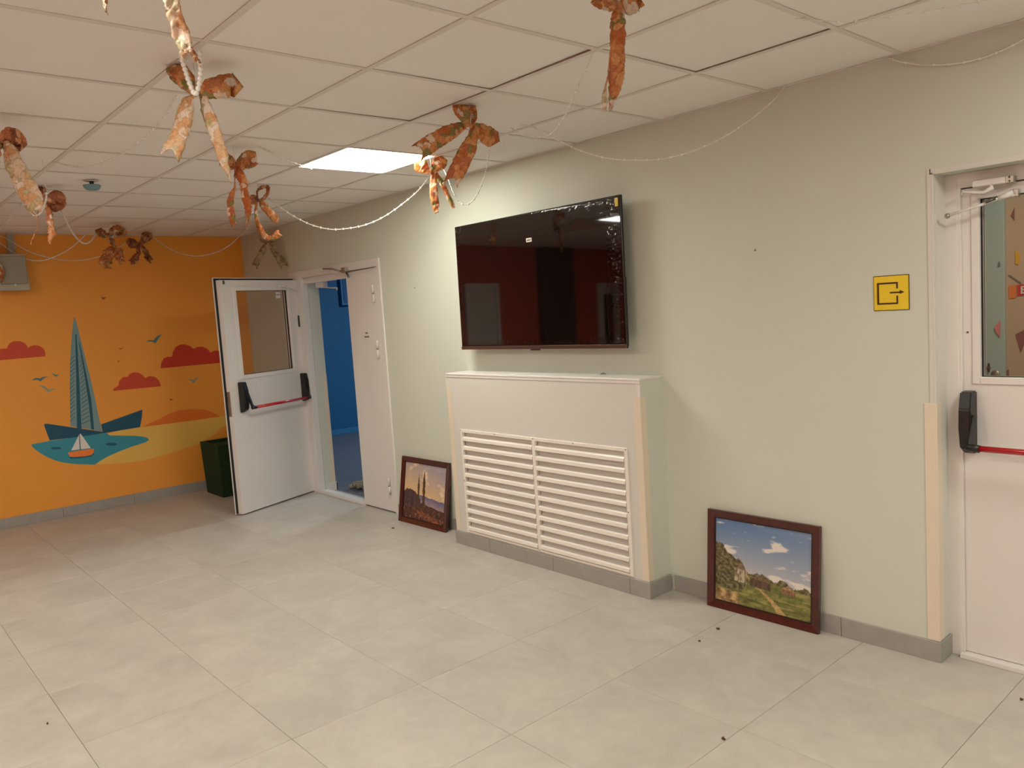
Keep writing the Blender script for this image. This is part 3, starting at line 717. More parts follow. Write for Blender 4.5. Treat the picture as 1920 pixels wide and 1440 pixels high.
m.box(0.022, gw - 0.022, -0.008, 0.012, gz1 - 0.02, gz1, 0.0015).box(0.022, gw - 0.022, -0.008, 0.012, gz0, gz0 + 0.014, 0.0015)
m.box(mid - 0.014, mid + 0.014, -0.008, 0.012, gz0 + 0.014, gz1 - 0.02, 0.0015)
m.build('grille_frame', LOUVRE, gr)
NS = 11; pitch = (gz1 - 0.02 - gz0 - 0.014) / NS
for (xa, xb_) in ((0.022, mid - 0.014), (mid + 0.014, gw - 0.022)):
    for k in range(NS):
        zt = gz0 + 0.014 + pitch * k
        # profile: down-slanting blade with a rounded nose and a raised back
        prof = [(-0.0100, zt + 0.004), (-0.0125, zt + 0.007), (-0.0105, zt + 0.024), (-0.004, zt + 0.031), (0.018, zt + 0.036), (0.018, zt + 0.034), (-0.003, zt + 0.0285), (-0.0085, zt + 0.022), (-0.0105, zt + 0.008), (-0.008, zt + 0.005)]
        MB().prism([Vector((xa + 0.0005, y, z)) for y, z in prof], Vector((xb_ - xa - 0.001, 0, 0))).build('slat', LOUVRE, gr)
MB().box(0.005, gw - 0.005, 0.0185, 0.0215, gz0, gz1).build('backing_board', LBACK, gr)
for (sx, sz) in ((0.008, gz1 - 0.007), (0.36, gz1 - 0.007), (mid, gz1 - 0.007), (1.06, gz1 - 0.007), (gw - 0.008, gz1 - 0.007), (0.01, 0.46), (gw - 0.01, 0.46), (mid, gz0 + 0.01)):
    MB().ball((sx, -0.009, sz), 0.0035, 6, 4).build('screw', DSTEEL, gr)

# ================================================================ TELEVISION
tvx, tvz, tw, th_ = -2.353, 1.755, 1.452, 0.822
tv = empty('television', mtx=Matrix.Translation((tvx, -0.105, tvz)) @ Matrix.Rotation(-0.011, 4, 'X'), label='wide black flat television with film on its screen, mounted on the green wall', cat='television')
hw, hh = tw / 2, th_ / 2
MB().box(-hw, hw, -0.002, 0.016, -hh, hh, 0.003).build('casing', TVBODY, tv)
MB().box(-hw + 0.12, hw - 0.02, 0.016, 0.05, -hh + 0.005, -0.02, 0.012).build('rear_housing', BLACKP, tv)
MB().box(-0.3, 0.3, 0.05, 0.098, -0.2, 0.2, 0.004).build('wall_bracket', BLACKP, tv)
MB().box(-hw + 0.007, hw - 0.007, -0.0045, -0.002, -hh + 0.03, hh - 0.006).build('screen', SCREEN, tv)
MB().box(-hw, hw, -0.006, -0.002, -hh, -hh + 0.022, 0.0015).build('chin_bar', TVBAR, tv)
MB().box(-0.04, 0.04, -0.006, 0.006, -hh - 0.008, -hh, 0.002).build('sensor_bump', BLACKP, tv)
# one clear protective film over the whole screen, crinkled towards its edges
vs, fs = [], []
NX, NZ = 230, 130
for i in range(NX + 1):
    for j in range(NZ + 1):
        x = -hw + 0.009 + (tw - 0.018) * i / NX; z = -hh + 0.032 + (th_ - 0.04) * j / NZ
        er = max(0, 1 - (hw - x) / 0.12); el = max(0, 1 - (x + hw) / 0.045); et = max(0, 1 - (hh - z) / 0.06) * (0.25 + 0.75 * max(0, x / hw)); eb = max(0, 1 - (z + hh - 0.03) / 0.03) * 0.5
        qx = min(1, max(0, (x - 0.10) / 0.30)); qz = (z - (hh - 0.155)) / 0.145
        big = (qx * qx * (3 - 2 * qx)) * (math.sin(math.pi * min(1, max(0, qz)) ** 1.25) if 0 < qz < 1 else 0)
        e = min(1, er + el * 0.6 + et + eb)
        d = -0.0052 - 0.0002
        if 0 < i < NX and 0 < j < NZ:
            d -= e * 0.010 * abs(mn.noise(Vector((x * 42 + z * 30, z * 44 - x * 14, 3.3)))) + e * 0.004 * abs(mn.noise(Vector((x * 90, z * 80 + x * 60, 7.3)))) + big * 0.0042 * (1 + 0.25 * mn.noise(Vector((x * 9, z * 12, 9.0))))
        vs.append((x, d, z))
for i in range(NX):
    for j in range(NZ):
        a_ = i * (NZ + 1) + j; fs.append((a_, a_ + NZ + 1, a_ + NZ + 2, a_ + 1))
MB().add(vs, fs, True).build('protective_film', FILM, tv)
sx = (on('y', -0.11, 991, 450) - Vector((tvx, -0.105, tvz)))
MB().box(sx.x - 0.024, sx.x + 0.024, -0.006, -0.0047, sx.z - 0.012, sx.z + 0.012).build('white_sticker', PAPER, tv)
MB().box(sx.x - 0.018, sx.x + 0.018, -0.0064, -0.0061, sx.z - 0.005, sx.z + 0.004).build('sticker_print', INK, tv)
MB().box(hw - 0.036, hw - 0.014, -0.0075, -0.0062, hh - 0.06, hh - 0.015).build('yellow_sticker', YELLOW, tv)

# ================================================================ EXIT SIGN
sg = empty('exit_sign', (-0.269, 0, 1.560), label='square yellow exit sign with brown arrow leaving an open square', cat='sign')
s = 0.0735
MB().box(-s, s, -0.003, -0.0002, -s, s, 0.001).build('sign_plate', BROWNINK, sg)
MB().box(-s + 0.003, s - 0.003, -0.0042, -0.003, -s + 0.003, s - 0.003).build('yellow_face', YELLOW, sg)
def ink(x0, x1, z0, z1):
    MB().box(x0, x1, -0.005, -0.0042, z0, z1).build('printed_bar', BROWNINK, sg)
k = 2 * s / 388.0
def U(x): return (x - 430) * k
def V(y): return (285 - y) * k
ink(U(278), U(300), V(410), V(168)); ink(U(300), U(506), V(410), V(392)); ink(U(300), U(506), V(186), V(168))
ink(U(488), U(506), V(240), V(186)); ink(U(488), U(506), V(392), V(318)); ink(U(418), U(530), V(290), V(274))
MB().prism([Vector((U(526), -0.005, V(258))), Vector((U(574), -0.005, V(281))), Vector((U(526), -0.005, V(302)))], Vector((0, 0.0008, 0))).build('printed_arrowhead', BROWNINK, sg)

# ================================================================ LEANING PICTURES
def lerp(a, b, t): return tuple(a[i] + (b[i] - a[i]) * t for i in range(3))
def fbm(x, y, s=0.0, o=4):
    v = 0; a = 0.5
    for k in range(o):
        v += a * mn.noise(Vector((x * 2 ** k, y * 2 ** k, s + k * 3.1))); a *= 0.5
    return v
def land_a(x, y):     # generic evening country scene: warm sky, blue range, brown heath, two thin poplars
    n = fbm(x * 5, y * 5, 1.0)
    hor = 0.42 + 0.03 * math.sin(x * 4 + 0.5) + 0.02 * fbm(x * 9, 0, 4)
    if y > hor:
        c = lerp((222, 184, 132), (160, 150, 160), min(1, max(0, (y - hor) / 0.6 + 0.35 * (x - 0.4))))
        cl_ = fbm(x * 5, y * 8, 2.0)
        if cl_ > 0.12: c = lerp(c, (232, 205, 170), min(1, (cl_ - 0.12) * 4))
    elif y > hor - 0.11 - 0.05 * x and x > 0.3:
        c = lerp((104, 96, 138), (166, 140, 140), (hor - y) / 0.16 + n * 0.5)
    else:
        c = lerp((92, 58, 46), (58, 34, 28), min(1, max(0, 0.5 + fbm(x * 14, y * 14, 5) * 2)))
        if fbm(x * 18, y * 18, 9) > 0.16: c = (138, 86, 62)
        if abs(y - 0.10 + 0.18 * (x - 0.5)) < 0.05 and 0.3 < x < 0.95: c = lerp(c, (170, 92, 62), 0.45 + fbm(x * 20, y * 20, 4) * 1.2)
    if x < 0.42 and y < 0.52 - (x - 0.15) ** 2 * 2.2 + 0.05 * fbm(x * 20, y * 6, 3) and y > 0.2:
        c = lerp((96, 70, 72), (64, 42, 44), 0.5 + fbm(x * 16, y * 16, 7) * 1.6)
    for px_, top, w in ((0.36, 0.82, 0.022), (0.49, 0.90, 0.029)):
        ww = w * min(1, (top - y) * 5) * (1 + 0.8 * fbm(x * 10, y * 40, px_))
        if 0.2 < y < top and abs(x - px_ + 0.02 * (y - 0.5)) < ww: c = lerp((104, 78, 38), (60, 42, 26), 0.5 + fbm(x * 40, y * 40, 2))
    return c
def land_b(x, y):     # generic summer meadow: hazy blue sky, light clouds, tree belt, low roofs, sandy track
    hor = 0.44 - 0.15 * x + 0.03 * fbm(x * 12, 0, 2)
    leaf = 0.5 + 1.9 * fbm(x * 30, y * 30, 3, 5)
    if y > hor:
        q = min(1, max(0, (y - hor) / 0.55))
        c = lerp((196, 190, 188), (98, 128, 168), q ** 0.8 * (1.1 - 0.35 * x))
        cl_ = fbm(x * 3.6 + 3, y * 9, 11.0, 5)
        if cl_ > 0.13: c = lerp(c, (226, 218, 208), min(1, (cl_ - 0.13) * 9))
        tr_ = hor + 0.045 + 0.08 * fbm(x * 9, 0, 6, 5) + 0.25 * max(0, 1 - x / 0.34) ** 0.7
        if y < tr_ - 0.04 * abs(fbm(x * 50, y * 50, 2)): c = lerp((142, 126, 86), (70, 66, 44), min(1, max(0, leaf)))
    else:
        c = lerp((140, 136, 74), (92, 98, 44), min(1, max(0, 0.5 + 1.6 * fbm(x * 7, y * 18, 8))))
        c = lerp(c, (186, 172, 108), 0.55 * max(0, min(1, fbm(x * 4, y * 26, 12) * 5)))
        c = lerp(c, (60, 66, 34), 0.4 * max(0, min(1, fbm(x * 24, y * 24, 21) * 4)))
        if x < 0.36 - 0.5 * max(0, 0.3 - y) and y > 0.17 + 0.03 * fbm(x * 20, 1, 1): c = lerp((136, 126, 84), (62, 62, 40), min(1, max(0, leaf)))
        t_ = 0.36 + 0.10 * math.sin((0.36 - y) * 7) + 0.55 * max(0, 0.30 - y) ** 1.1 * 2.0
        if abs(x - t_) < 0.008 + 0.13 * max(0, 0.30 - y): c = lerp((204, 174, 116), (170, 134, 84), 0.5 + fbm(x * 30, y * 30, 4) * 1.5)
        if x < 0.30 - 0.3 * y and y < 0.15 + 0.03 * fbm(x * 14, 0, 3): c = lerp((206, 174, 118), (110, 84, 54), min(1, max(0, 0.5 + 2 * fbm(x * 16, y * 22, 5))))
    for (xa, xb, bt, tp, w_, r_) in ((0.22, 0.35, -0.12, 0.03, (196, 182, 150), (138, 118, 92)), (0.38, 0.60, -0.11, -0.02, (104, 80, 62), (132, 110, 82)), (0.70, 0.84, -0.07, -0.02, (150, 104, 80), (184, 148, 108))):
        if xa < x < xb:
            m_ = (xa + xb) / 2; roof = tp + 0.05 * (1 - abs(x - m_) / (xb - xa) * 2)
            yy_ = y - (0.44 - 0.15 * m_) + 0.10 * (x - m_)
            if bt < yy_ < tp: c = lerp(w_, (60, 44, 36), max(0, min(0.7, 0.2 + 2 * fbm(x * 40, y * 12, 9))))
            elif tp <= yy_ < roof: c = lerp(r_, (80, 66, 48), max(0, min(0.6, 0.2 + fbm(x * 40, y * 40, 9))))
    return c
def canvas(fn, w, h, nx, ny, name, parent):
    vs = [(w * i / nx - w / 2, 0, h * j / ny) for j in range(ny + 1) for i in range(nx + 1)]
    fs = [(j * (nx + 1) + i, j * (nx + 1) + i + 1, (j + 1) * (nx + 1) + i + 1, (j + 1) * (nx + 1) + i) for j in range(ny) for i in range(nx)]
    o = MB().add(vs, fs).build(name, None, parent)
    ca = o.data.color_attributes.new('print', 'FLOAT_COLOR', 'POINT')
    buf = []
    for v in vs:
        c = srgb(fn(v[0] / w + 0.5, v[2] / h)); buf += [c[0], c[1], c[2], 1]
    ca.data.foreach_set('color', buf)
    m_ = bpy.data.materials.new(name + '_print'); m_.use_nodes = True; nt = m_.node_tree
    at = nt.nodes.new('ShaderNodeVertexColor'); at.layer_name = 'print'
    b = nt.nodes['Principled BSDF']; b.inputs['Roughness'].default_value = 0.45
    nt.links.new(at.outputs['Color'], b.inputs['Base Color']); o.data.materials.append(m_)
    return o
def picture(xa, xb, ybot_a, ybot_b, ytop, fn, label):
    w = xb - xa; hgt = 0.503; tk = 0.022; fw = 0.036
    ang = math.atan2(ytop - (ybot_a + ybot_b) / 2, hgt)
    yaw = math.atan2(ybot_b - ybot_a, w)
    mt = Matrix.Translation(((xa + xb) / 2, (ybot_a + ybot_b) / 2, 0.001)) @ Matrix.Rotation(yaw, 4, 'Z') @ Matrix.Rotation(-ang, 4, 'X')
    r = empty('framed_picture', mtx=mt, label=label, cat='picture', group='framed landscapes leaning on the wall')
    L = hgt / math.cos(ang)
    fr = empty('picture_frame'); fr.parent = r
    def side(pts):
        # mitred bar: raised outer edge sloping to the lip
        o = MB()
        (ax, az), (bx, bz), (cx, cz), (dx, dz) = pts   # outer a-b, inner c-d (c next to b)
        v = [(ax, 0.0, az), (bx, 0.0, bz), (cx, 0.006, cz), (dx, 0.006, dz), (ax, tk, az), (bx, tk, bz), (cx, tk, cz), (dx, tk, dz)]
        o.add(v, [(0, 1, 2, 3), (7, 6, 5, 4), (0, 4, 5, 1), (1, 5, 6, 2), (2, 6, 7, 3), (3, 7, 4, 0)])
        return o.build('frame_bar', FRAMEW, fr)
    hw_ = w / 2
    O = [(-hw_, 0), (hw_, 0), (hw_, L), (-hw_, L)]; I = [(-hw_ + fw, fw), (hw_ - fw, fw), (hw_ - fw, L - fw), (-hw_ + fw, L - fw)]
    for k in range(4):
        n = (k + 1) % 4; side([O[k], O[n], I[n], I[k]])
    lip = MB(); e = 0.006
    lip.box(-hw_ + fw, -hw_ + fw + e, 0.008, 0.014, fw, L - fw).box(hw_ - fw - e, hw_ - fw, 0.008, 0.014, fw, L - fw)
    lip.box(-hw_ + fw + e, hw_ - fw - e, 0.008, 0.014, fw, fw + e).box(-hw_ + fw + e, hw_ - fw - e, 0.008, 0.014, L - fw - e, L - fw)
    lip.build('inner_lip', FRAMED, r)
    c = canvas(fn, w - 2 * fw - 0.002, L - 2 * fw - 0.002, 190, 150, 'canvas', r); c.location = (0, 0.013, fw + 0.001)
    MB().box(-hw_ + fw + 0.001, hw_ - fw - 0.001, 0.015, 0.019, fw + 0.001, L - fw - 0.001).build('backing_board', FRAMED, r)
    return r
picture(-4.048, -3.448, -0.114, -0.100, -0.024, land_a, 'framed brown evening landscape with two poplars, left of the radiator cover')
picture(-1.204, -0.604, -0.078, -0.064, -0.028, land_b, 'framed green meadow landscape under blue sky, right of the radiator cover')

# ================================================================ SPEAKER, DETECTOR, PLANTER
sp = empty('wall_speaker', (X0, -2.06, 2.195), label='grey box speaker mounted high on the orange mural wall', cat='speaker')
MB().box(0.05, 0.20, -0.135, 0.095, -0.155, 0.15, 0.012, Matrix.Rotation(math.radians(6), 4, 'Y')).build('speaker_box', SPK, sp)
for v_ in sp.children[0].data.vertices:
    if v_.co.y > 0: v_.co.y *= 1.0 - 0.22 * (v_.co.z + 0.15) / 0.3
MB().lathe([(0.001, 0.004), (0.008, 0.003), (0.009, 0.0)], (0, 0, 0), 12).build('badge', PAPER, sp, (0.222, -0.02, -0.128)).rotation_euler = (0, math.pi / 2 + 0.1, 0)
MB().box(0.2, 0.206, -0.12, 0.08, -0.10, 0.135, 0.008, Matrix.Rotation(math.radians(6), 4, 'Y')).build('speaker_grille', SPKM, sp)
MB().lathe([(0.001, 0.004), (0.06, 0.003), (0.066, 0.0)], (0, 0, 0), 24).build('woofer', SPKM, sp, (0.2065, -0.02, 0.0)).rotation_euler = (0, math.pi / 2 + 0.1, 0)
MB().box(0.0, 0.055, -0.03, 0.03, -0.05, 0.05, 0.004).build('wall_mount', SPK, sp)
cb = MB().box(X0, X0 + 0.018, -2.068, -2.012, 2.335, H - 0.002, 0.003).build('cable_trunking', SPK); tag(cb, 'short pale grey cable trunking running from the ceiling to the speaker', 'cable trunking')
dt = empty('ceiling_detector', on('z', H - 0.02, 172, 345), label='small teal and grey detector hanging from the ceiling tiles', cat='detector')
dt.location.z = H
MB().lathe([(0.001, 0.0), (0.012, 0.0), (0.012, -0.026), (0.001, -0.026)], (0, 0, 0), 16).build('stem', BLACKP, dt)
MB().lathe([(0.001, -0.024), (0.046, -0.026), (0.05, -0.03), (0.036, -0.052), (0.03, -0.055), (0.001, -0.056)], (0, 0, 0), 28).build('dish', DETB, dt)
MB().lathe([(0.0125, -0.001), (0.04, -0.001), (0.042, -0.004), (0.0125, -0.006)], (0, 0, 0), 28).build('mounting_ring', CGRID, dt)

pl = empty('turf_planter', (-6.395, -0.46, 0), label='dark green turf covered square planter standing behind the open door', cat='planter')
bw, tw_, ht = 0.205, 0.222, 0.505
v = [(-bw, -bw, 0), (bw, -bw, 0), (bw, bw, 0), (-bw, bw, 0), (-tw_, -tw_, ht), (tw_, -tw_, ht), (tw_, tw_, ht), (-tw_, tw_, ht),
     (-tw_ + .03, -tw_ + .03, ht), (tw_ - .03, -tw_ + .03, ht), (tw_ - .03, tw_ - .03, ht), (-tw_ + .03, tw_ - .03, ht), (-tw_ + .03, -tw_ + .03, ht - .03), (tw_ - .03, -tw_ + .03, ht - .03), (tw_ - .03, tw_ - .03, ht - .03), (-tw_ + .03, tw_ - .03, ht - .03)]
fs = [(3, 2, 1, 0)] + [(i, (i + 1) % 4, (i + 1) % 4 + 4, i + 4) for i in range(4)] + [(i + 4, (i + 1) % 4 + 4, (i + 1) % 4 + 8, i + 8) for i in range(4)] + [(i + 8, (i + 1) % 4 + 8, (i + 1) % 4 + 12, i + 12) for i in range(4)] + [(12, 13, 14, 15)]
MB().add(v, fs).build('planter_body', GRASS, pl)
bl = MB(); rr = random.Random(11)
for k in range(9000):
    f_ = rr.choice((0, 1, 1, 0, 2, 3)); z = rr.uniform(0.004, ht - 0.002); q = bw + (tw_ - bw) * z / ht; a = rr.uniform(-q, q)
    n_ = [Vector((0, -1, 0)), Vector((1, 0, 0)), Vector((0, 1, 0)), Vector((-1, 0, 0))][f_]
    t_ = Vector((-n_.y, n_.x, 0)); b0 = n_ * q + t_ * a + Vector((0, 0, z))
    tip = b0 + n_ * rr.uniform(0.003, 0.008) + Vector((0, 0, rr.uniform(-0.006, 0.004))) + t_ * rr.uniform(-0.003, 0.003)
    if tip.z < 0.001: tip.z = 0.001
    bl.add([b0 - t_ * 0.0014, b0 + t_ * 0.0014, tip], [(0, 1, 2)])
o = bl.build('turf_blades', BLADE, pl); o['kind'] = 'stuff'

# ================================================================ RIBBON BOWS
def catmull(P, n):
    out = []
    for i in range(len(P) - 1):
        p0, p1, p2, p3 = P[max(i - 1, 0)], P[i], P[i + 1], P[min(i + 2, len(P) - 1)]
        for k in range(n):
            t = k / n
            out.append([0.5 * ((2 * b) + (-a + c) * t + (2 * a - 5 * b + 4 * c - d) * t * t + (-a + 3 * b - 3 * c + d) * t ** 3) for a, b, c, d in zip(p0, p1, p2, p3)])
    out.append(list(P[-1])); return out
def strip(pts, D0, origin, seed, wreal=0.072, notch=False, crumple=1.0, nu=6):
    """pts: (u, v, apparent width px, extra depth m) along the ribbon centre line, turned into real
    points around the bow; the ribbon keeps its real width by twisting away where it looks narrow"""
    P = catmull([tuple(p) if len(p) == 4 else tuple(p) + (0.0,) for p in pts], 6)
    vs = []; fs = []; N = len(P)
    for i, (u, v, w, dd) in enumerate(P):
        D = D0 + dd
        c = at_depth(u, v, D)
        a, b = P[max(i - 1, 0)], P[min(i + 1, N - 1)]
        tx_, ty_ = b[0] - a[0], b[1] - a[1]; L = math.hypot(tx_, ty_) or 1
        nx_, ny_ = -ty_ / L, tx_ / L
        side = RV * nx_ - UV_ * ny_
        full = wreal * FPX / D
        cs = max(0.05, min(1.0, w / full)); sn = math.sqrt(max(0, 1 - cs * cs))
        # a narrow look comes both from gathering near the knot and from turning edge-on
        wv = wreal * (0.35 + 0.65 * cs)
        half_in = w / FPX * D / 2
        half_dp = 0.5 * wv * sn * 0.6
        for k in range(nu + 1):
            s_ = 2.0 * k / nu - 1
            p = c + side * (half_in * s_) + FV * (half_dp * s_ + 0.006 * (s_ * s_))
            nz = mn.noise(Vector((i * 0.55 + seed, s_ * 1.6, seed * 1.7)))
            nz2 = mn.noise(Vector((i * 0.9 + seed, s_ * 2.5, seed * 3.7 + 9)))
            p = p + FV * (nz * 0.013 * crumple) + side * (nz2 * 0.0042 * crumple) + UV_ * (nz * 0.002 * crumple)
            if notch and i >= N - 2:
                tdir = (RV * (tx_ / L) - UV_ * (ty_ / L))
                p = p + tdir * (abs(s_) - 0.5) * half_in * 1.3 * (1.0 if i == N - 1 else 0.3)
            if p.z > H - 0.004: p.z = H - 0.004
            vs.append(p - origin)
    for i in range(N - 1):
        for k in range(nu):
            a = i * (nu + 1) + k; fs.append((a, a + 1, a + nu + 2, a + nu + 1))
    return vs, fs
def bow(label, cu, cv, cz, loops, tails, m_loop=RIB, m_tail=RIB, wreal=0.072, crumple=1.0, knot=0.011, cord=True):
    c = on('z', cz, cu, cv); D0 = depth_of(c)
    r = empty('ribbon_bow', c, label=label, cat='bow', group='autumn ribbon bows hanging from the ceiling')
    for k, L in enumerate(loops):
        vs, fs = strip(L, D0, c, k * 7.3 + cu * 0.1, wreal, False, crumple)
        add_ribbon('loop', vs, fs, m_loop, r)
    for k, L in enumerate(tails):
        mt = m_tail
        if isinstance(L, tuple) and not isinstance(L[0], (int, float)) and isinstance(L[0], bpy.types.Material): mt, L = L
        vs, fs = strip(L, D0, c, k * 5.1 + cv * 0.13, wreal, True, crumple)
        add_ribbon('tail', vs, fs, mt, r)
    kb = MB()
    kb.ball((0, 0, 0), knot, 10, 8)
    for i, p in enumerate(kb.v):
        q = Vector(p); kb.v[i] = tuple(q * (1 + 0.25 * mn.noise(q * 90)) * 1.0)
    kb.build('knot', m_loop, r)
    if cord: MB().tube([(0, 0, 0), (0.002, 0.001, (H - cz) / 2), (0, 0, H - cz)], 0.0012, 6).build('hanging_thread', BEAD, r)
    return r
def add_ribbon(name, vs, fs, m, parent):
    o = MB().add(vs, fs, True).build(name, m, parent)
    md = o.modifiers.new('thickness', 'SOLIDIFY'); md.thickness = 0.0007; md.offset = 0
    return o
Z1 = H - 0.1
bow('large ribbon bow with pale tails and orange loops, hanging nearest at upper left', 368, 174, Z1,
    [[(367, 174, 10), (352, 156, 30, -.01), (336, 134, 34, -.03), (325, 126, 34, -.02), (330, 136, 32, .03), (350, 160, 20, .05), (366, 173, 8, .01)],
     [(370, 174, 12), (392, 167, 32, -.01), (416, 160, 44, -.02), (432, 159, 46, .0), (428, 161, 42, .04), (400, 172, 26, .05), (372, 176, 9, .01)]],
    [(RIBP, [(366, 176, 10), (354, 186, 26, .0), (347, 205, 36, -.01), (340, 232, 38, -.01), (330, 262, 40, -.02), (320, 286, 40, -.02)]),
     (RIBP, [(377, 172, 12, .01), (381, 185, 18, .01), (388, 208, 26, .02), (399, 240, 28, .01), (409, 270, 24, 0), (416, 292, 26, .02), (424, 316, 14, .03), (432, 341, 4, .04)])],
    wreal=0.075)
bow('ribbon bow cut by the upper picture edge, one long peach tail showing', 306, -62, Z1,
    [[(306, -62, 10), (285, -80, 40, -.02), (262, -98, 56, 0), (280, -84, 40, .05), (306, -62, 10, .01)], [(306, -62, 10), (330, -84, 42, -.02), (356, -92, 56, 0), (332, -80, 42, .05), (306, -62, 10, .01)]],
    [(RIBP, [(308, -58, 14), (314, -30, 40), (321, 0, 36, -.01), (327, 30, 34, .0), (338, 62, 36, .01), (348, 92, 28, .0), (350, 103, 24)]),
     (RIB, [(322, -40, 8), (338, 20, 5, .03), (354, 80, 4, .04), (362, 98, 8, .03), (368, 110, 9, .03), (374, 120, 4, .03)])], wreal=0.062, m_tail=RIBP)
bow('ribbon bow above the frame, only a pale tail tip showing beside the peach tail', 205, -95, Z1,
    [[(205, -95, 10), (185, -110, 40, -.02), (165, -120, 50, 0), (185, -108, 40, .04), (205, -95, 10, .01)], [(205, -95, 10), (225, -112, 40, -.02), (246, -120, 50, 0), (224, -108, 40, .04), (205, -95, 10, .01)]],
    [(RIBP, [(203, -92, 12), (196, -50, 30), (195, -20, 24), (197, 2, 17), (199, 24, 3)])], m_tail=RIBP)
bow('ribbon bow with wide spread tails, hanging above the top left corner of the television', 883, 237, Z1,
    [[(882, 236, 8), (874, 224, 22, -.01), (868, 208, 32, -.03), (866, 197, 34, -.02), (877, 196, 28, .01), (886, 210, 16, .05), (888, 224, 12, .05), (883, 237, 6, .01)],
     [(884, 238, 10), (895, 242, 22, -.01), (908, 249, 32, -.02), (918, 256, 36, -.02), (920, 256, 34, .03), (905, 246, 22, .05), (884, 237, 6, .01)]],
    [[(886, 232, 12), (872, 234, 16), (858, 240, 26), (838, 250, 31, -.01), (815, 263, 33, -.02), (797, 275, 34, -.03), (788, 281, 33, -.03)],
     [(885, 241, 10), (885, 256, 22, .0), (879, 275, 30, .0), (868, 298, 32, .01), (857, 320, 33, .02), (848, 338, 28, .03)]])
bow('small ribbon bow glowing in front of the bright ceiling light panel', 808, 320, Z1 + 0.01,
    [[(808, 320, 5), (799, 317, 16, -.01), (791, 311, 26, -.01), (789, 312, 26, .03), (800, 320, 12, .04), (808, 320, 4, .01)],
     [(810, 320, 6), (816, 313, 18, -.01), (822, 306, 24, -.01), (828, 303, 22, .02), (824, 313, 18, .04), (812, 321, 5, .01)]],
    [[(811, 322, 8), (812, 336, 13), (813, 352, 15, -.01), (814, 372, 16), (817, 388, 14, .01), (819, 399, 6)],
     [(817, 324, 6), (824, 336, 9, .02), (831, 348, 9, .01), (839, 365, 8, .02), (848, 383, 8, .02), (851, 390, 3, .02)]], wreal=0.06)
bow('ribbon bow at the top edge of the picture with one long tail, above the television', 1162, 10, Z1,
    [[(1161, 10, 12), (1148, 5, 30, -.01), (1132, -6, 36, -.02), (1124, -10, 36, .0), (1136, 0, 30, .04), (1160, 10, 10, .01)],
     [(1164, 10, 14), (1176, 6, 36, -.02), (1188, -2, 44, -.02), (1192, -4, 44, .02), (1178, 4, 34, .05), (1163, 10, 10, .01)]],
    [[(1160, 16, 18), (1159, 30, 26), (1159, 55, 26, -.01), (1158, 90, 27), (1157, 120, 28, .01), (1156, 148, 26, .0), (1152, 172, 18, -.01), (1148, 192, 9), (1146, 206, 3)],
     (RIBP, [(1158, 22, 3, .03), (1148, 80, 3, .04), (1141, 135, 3, .04), (1136, 160, 3, .03), (1133, 176, 8, .02), (1134, 190, 8, .02), (1134, 206, 4, .02)])])
bow('ribbon bow between the nearest bow and the light panel, two twisted tails', 441, 314, Z1 - 0.01,
    [[(441, 314, 5), (434, 308, 20, -.01), (427, 303, 28, -.01), (425, 304, 28, .03), (434, 310, 18, .04), (441, 314, 4, .01)],
     [(443, 314, 6), (452, 307, 24, -.01), (462, 299, 32, -.02), (468, 298, 34, .01), (458, 305, 26, .04), (443, 314, 5, .01)]],
    [[(440, 318, 3), (440, 336, 3, .01), (439, 350, 5), (434, 364, 14), (431, 384, 15), (433, 402, 16, -.01), (438, 422, 11)],
     [(444, 317, 12), (449, 328, 18), (456, 342, 18, .01), (458, 356, 16), (460, 370, 17, -.01), (464, 388, 15), (465, 402, 13, .01), (464, 416, 7), (462, 425, 3)]], wreal=0.06)
bow('ribbon bow with a ring shaped loop, hanging toward the corner above the open door', 485, 376, Z1,
    [[(485, 376, 4), (482, 367, 2, -.01), (483, 357, 2.5, -.01), (490, 351, 5, -.01), (498, 349, 7), (502, 354, 9, .01), (500, 364, 9, .03), (493, 372, 9, .03), (485, 376, 5, .01)],
     [(484, 376, 5), (478, 374, 12, -.01), (473, 371, 14, .0), (474, 376, 14, .03), (483, 379, 6, .02)]],
    [[(487, 378, 8), (494, 386, 14), (503, 396, 14, -.01), (511, 405, 15), (516, 411, 14), (519, 418, 4)],
     [(481, 380, 8), (479, 394, 7, .01), (480, 404, 8), (482, 416, 9), (488, 430, 12, .01), (495, 441, 11), (504, 446, 9, .02), (514, 444, 10, .01), (522, 437, 12), (524, 436, 10, .03)]], m_loop=RIBD, wreal=0.062)
bow('cream lace ribbon bow near the room corner above the open door', 502, 452, H - 0.14,
    [[(502, 452, 4), (496, 447, 9, -.01), (490, 441, 10), (491, 450, 8, .03), (502, 453, 3)], [(502, 452, 4), (507, 449, 8, -.01), (513, 445, 9), (510, 451, 7, .03), (502, 453, 3)]],
    [[(500, 456, 6), (494, 466, 12), (487, 480, 13), (480, 493, 14), (477, 499, 13)], [(506, 456, 6), (512, 466, 12), (519, 478, 13), (527, 490, 15), (532, 499, 14)]], m_loop=RIBG, m_tail=RIBG, wreal=0.07, crumple=0.6)
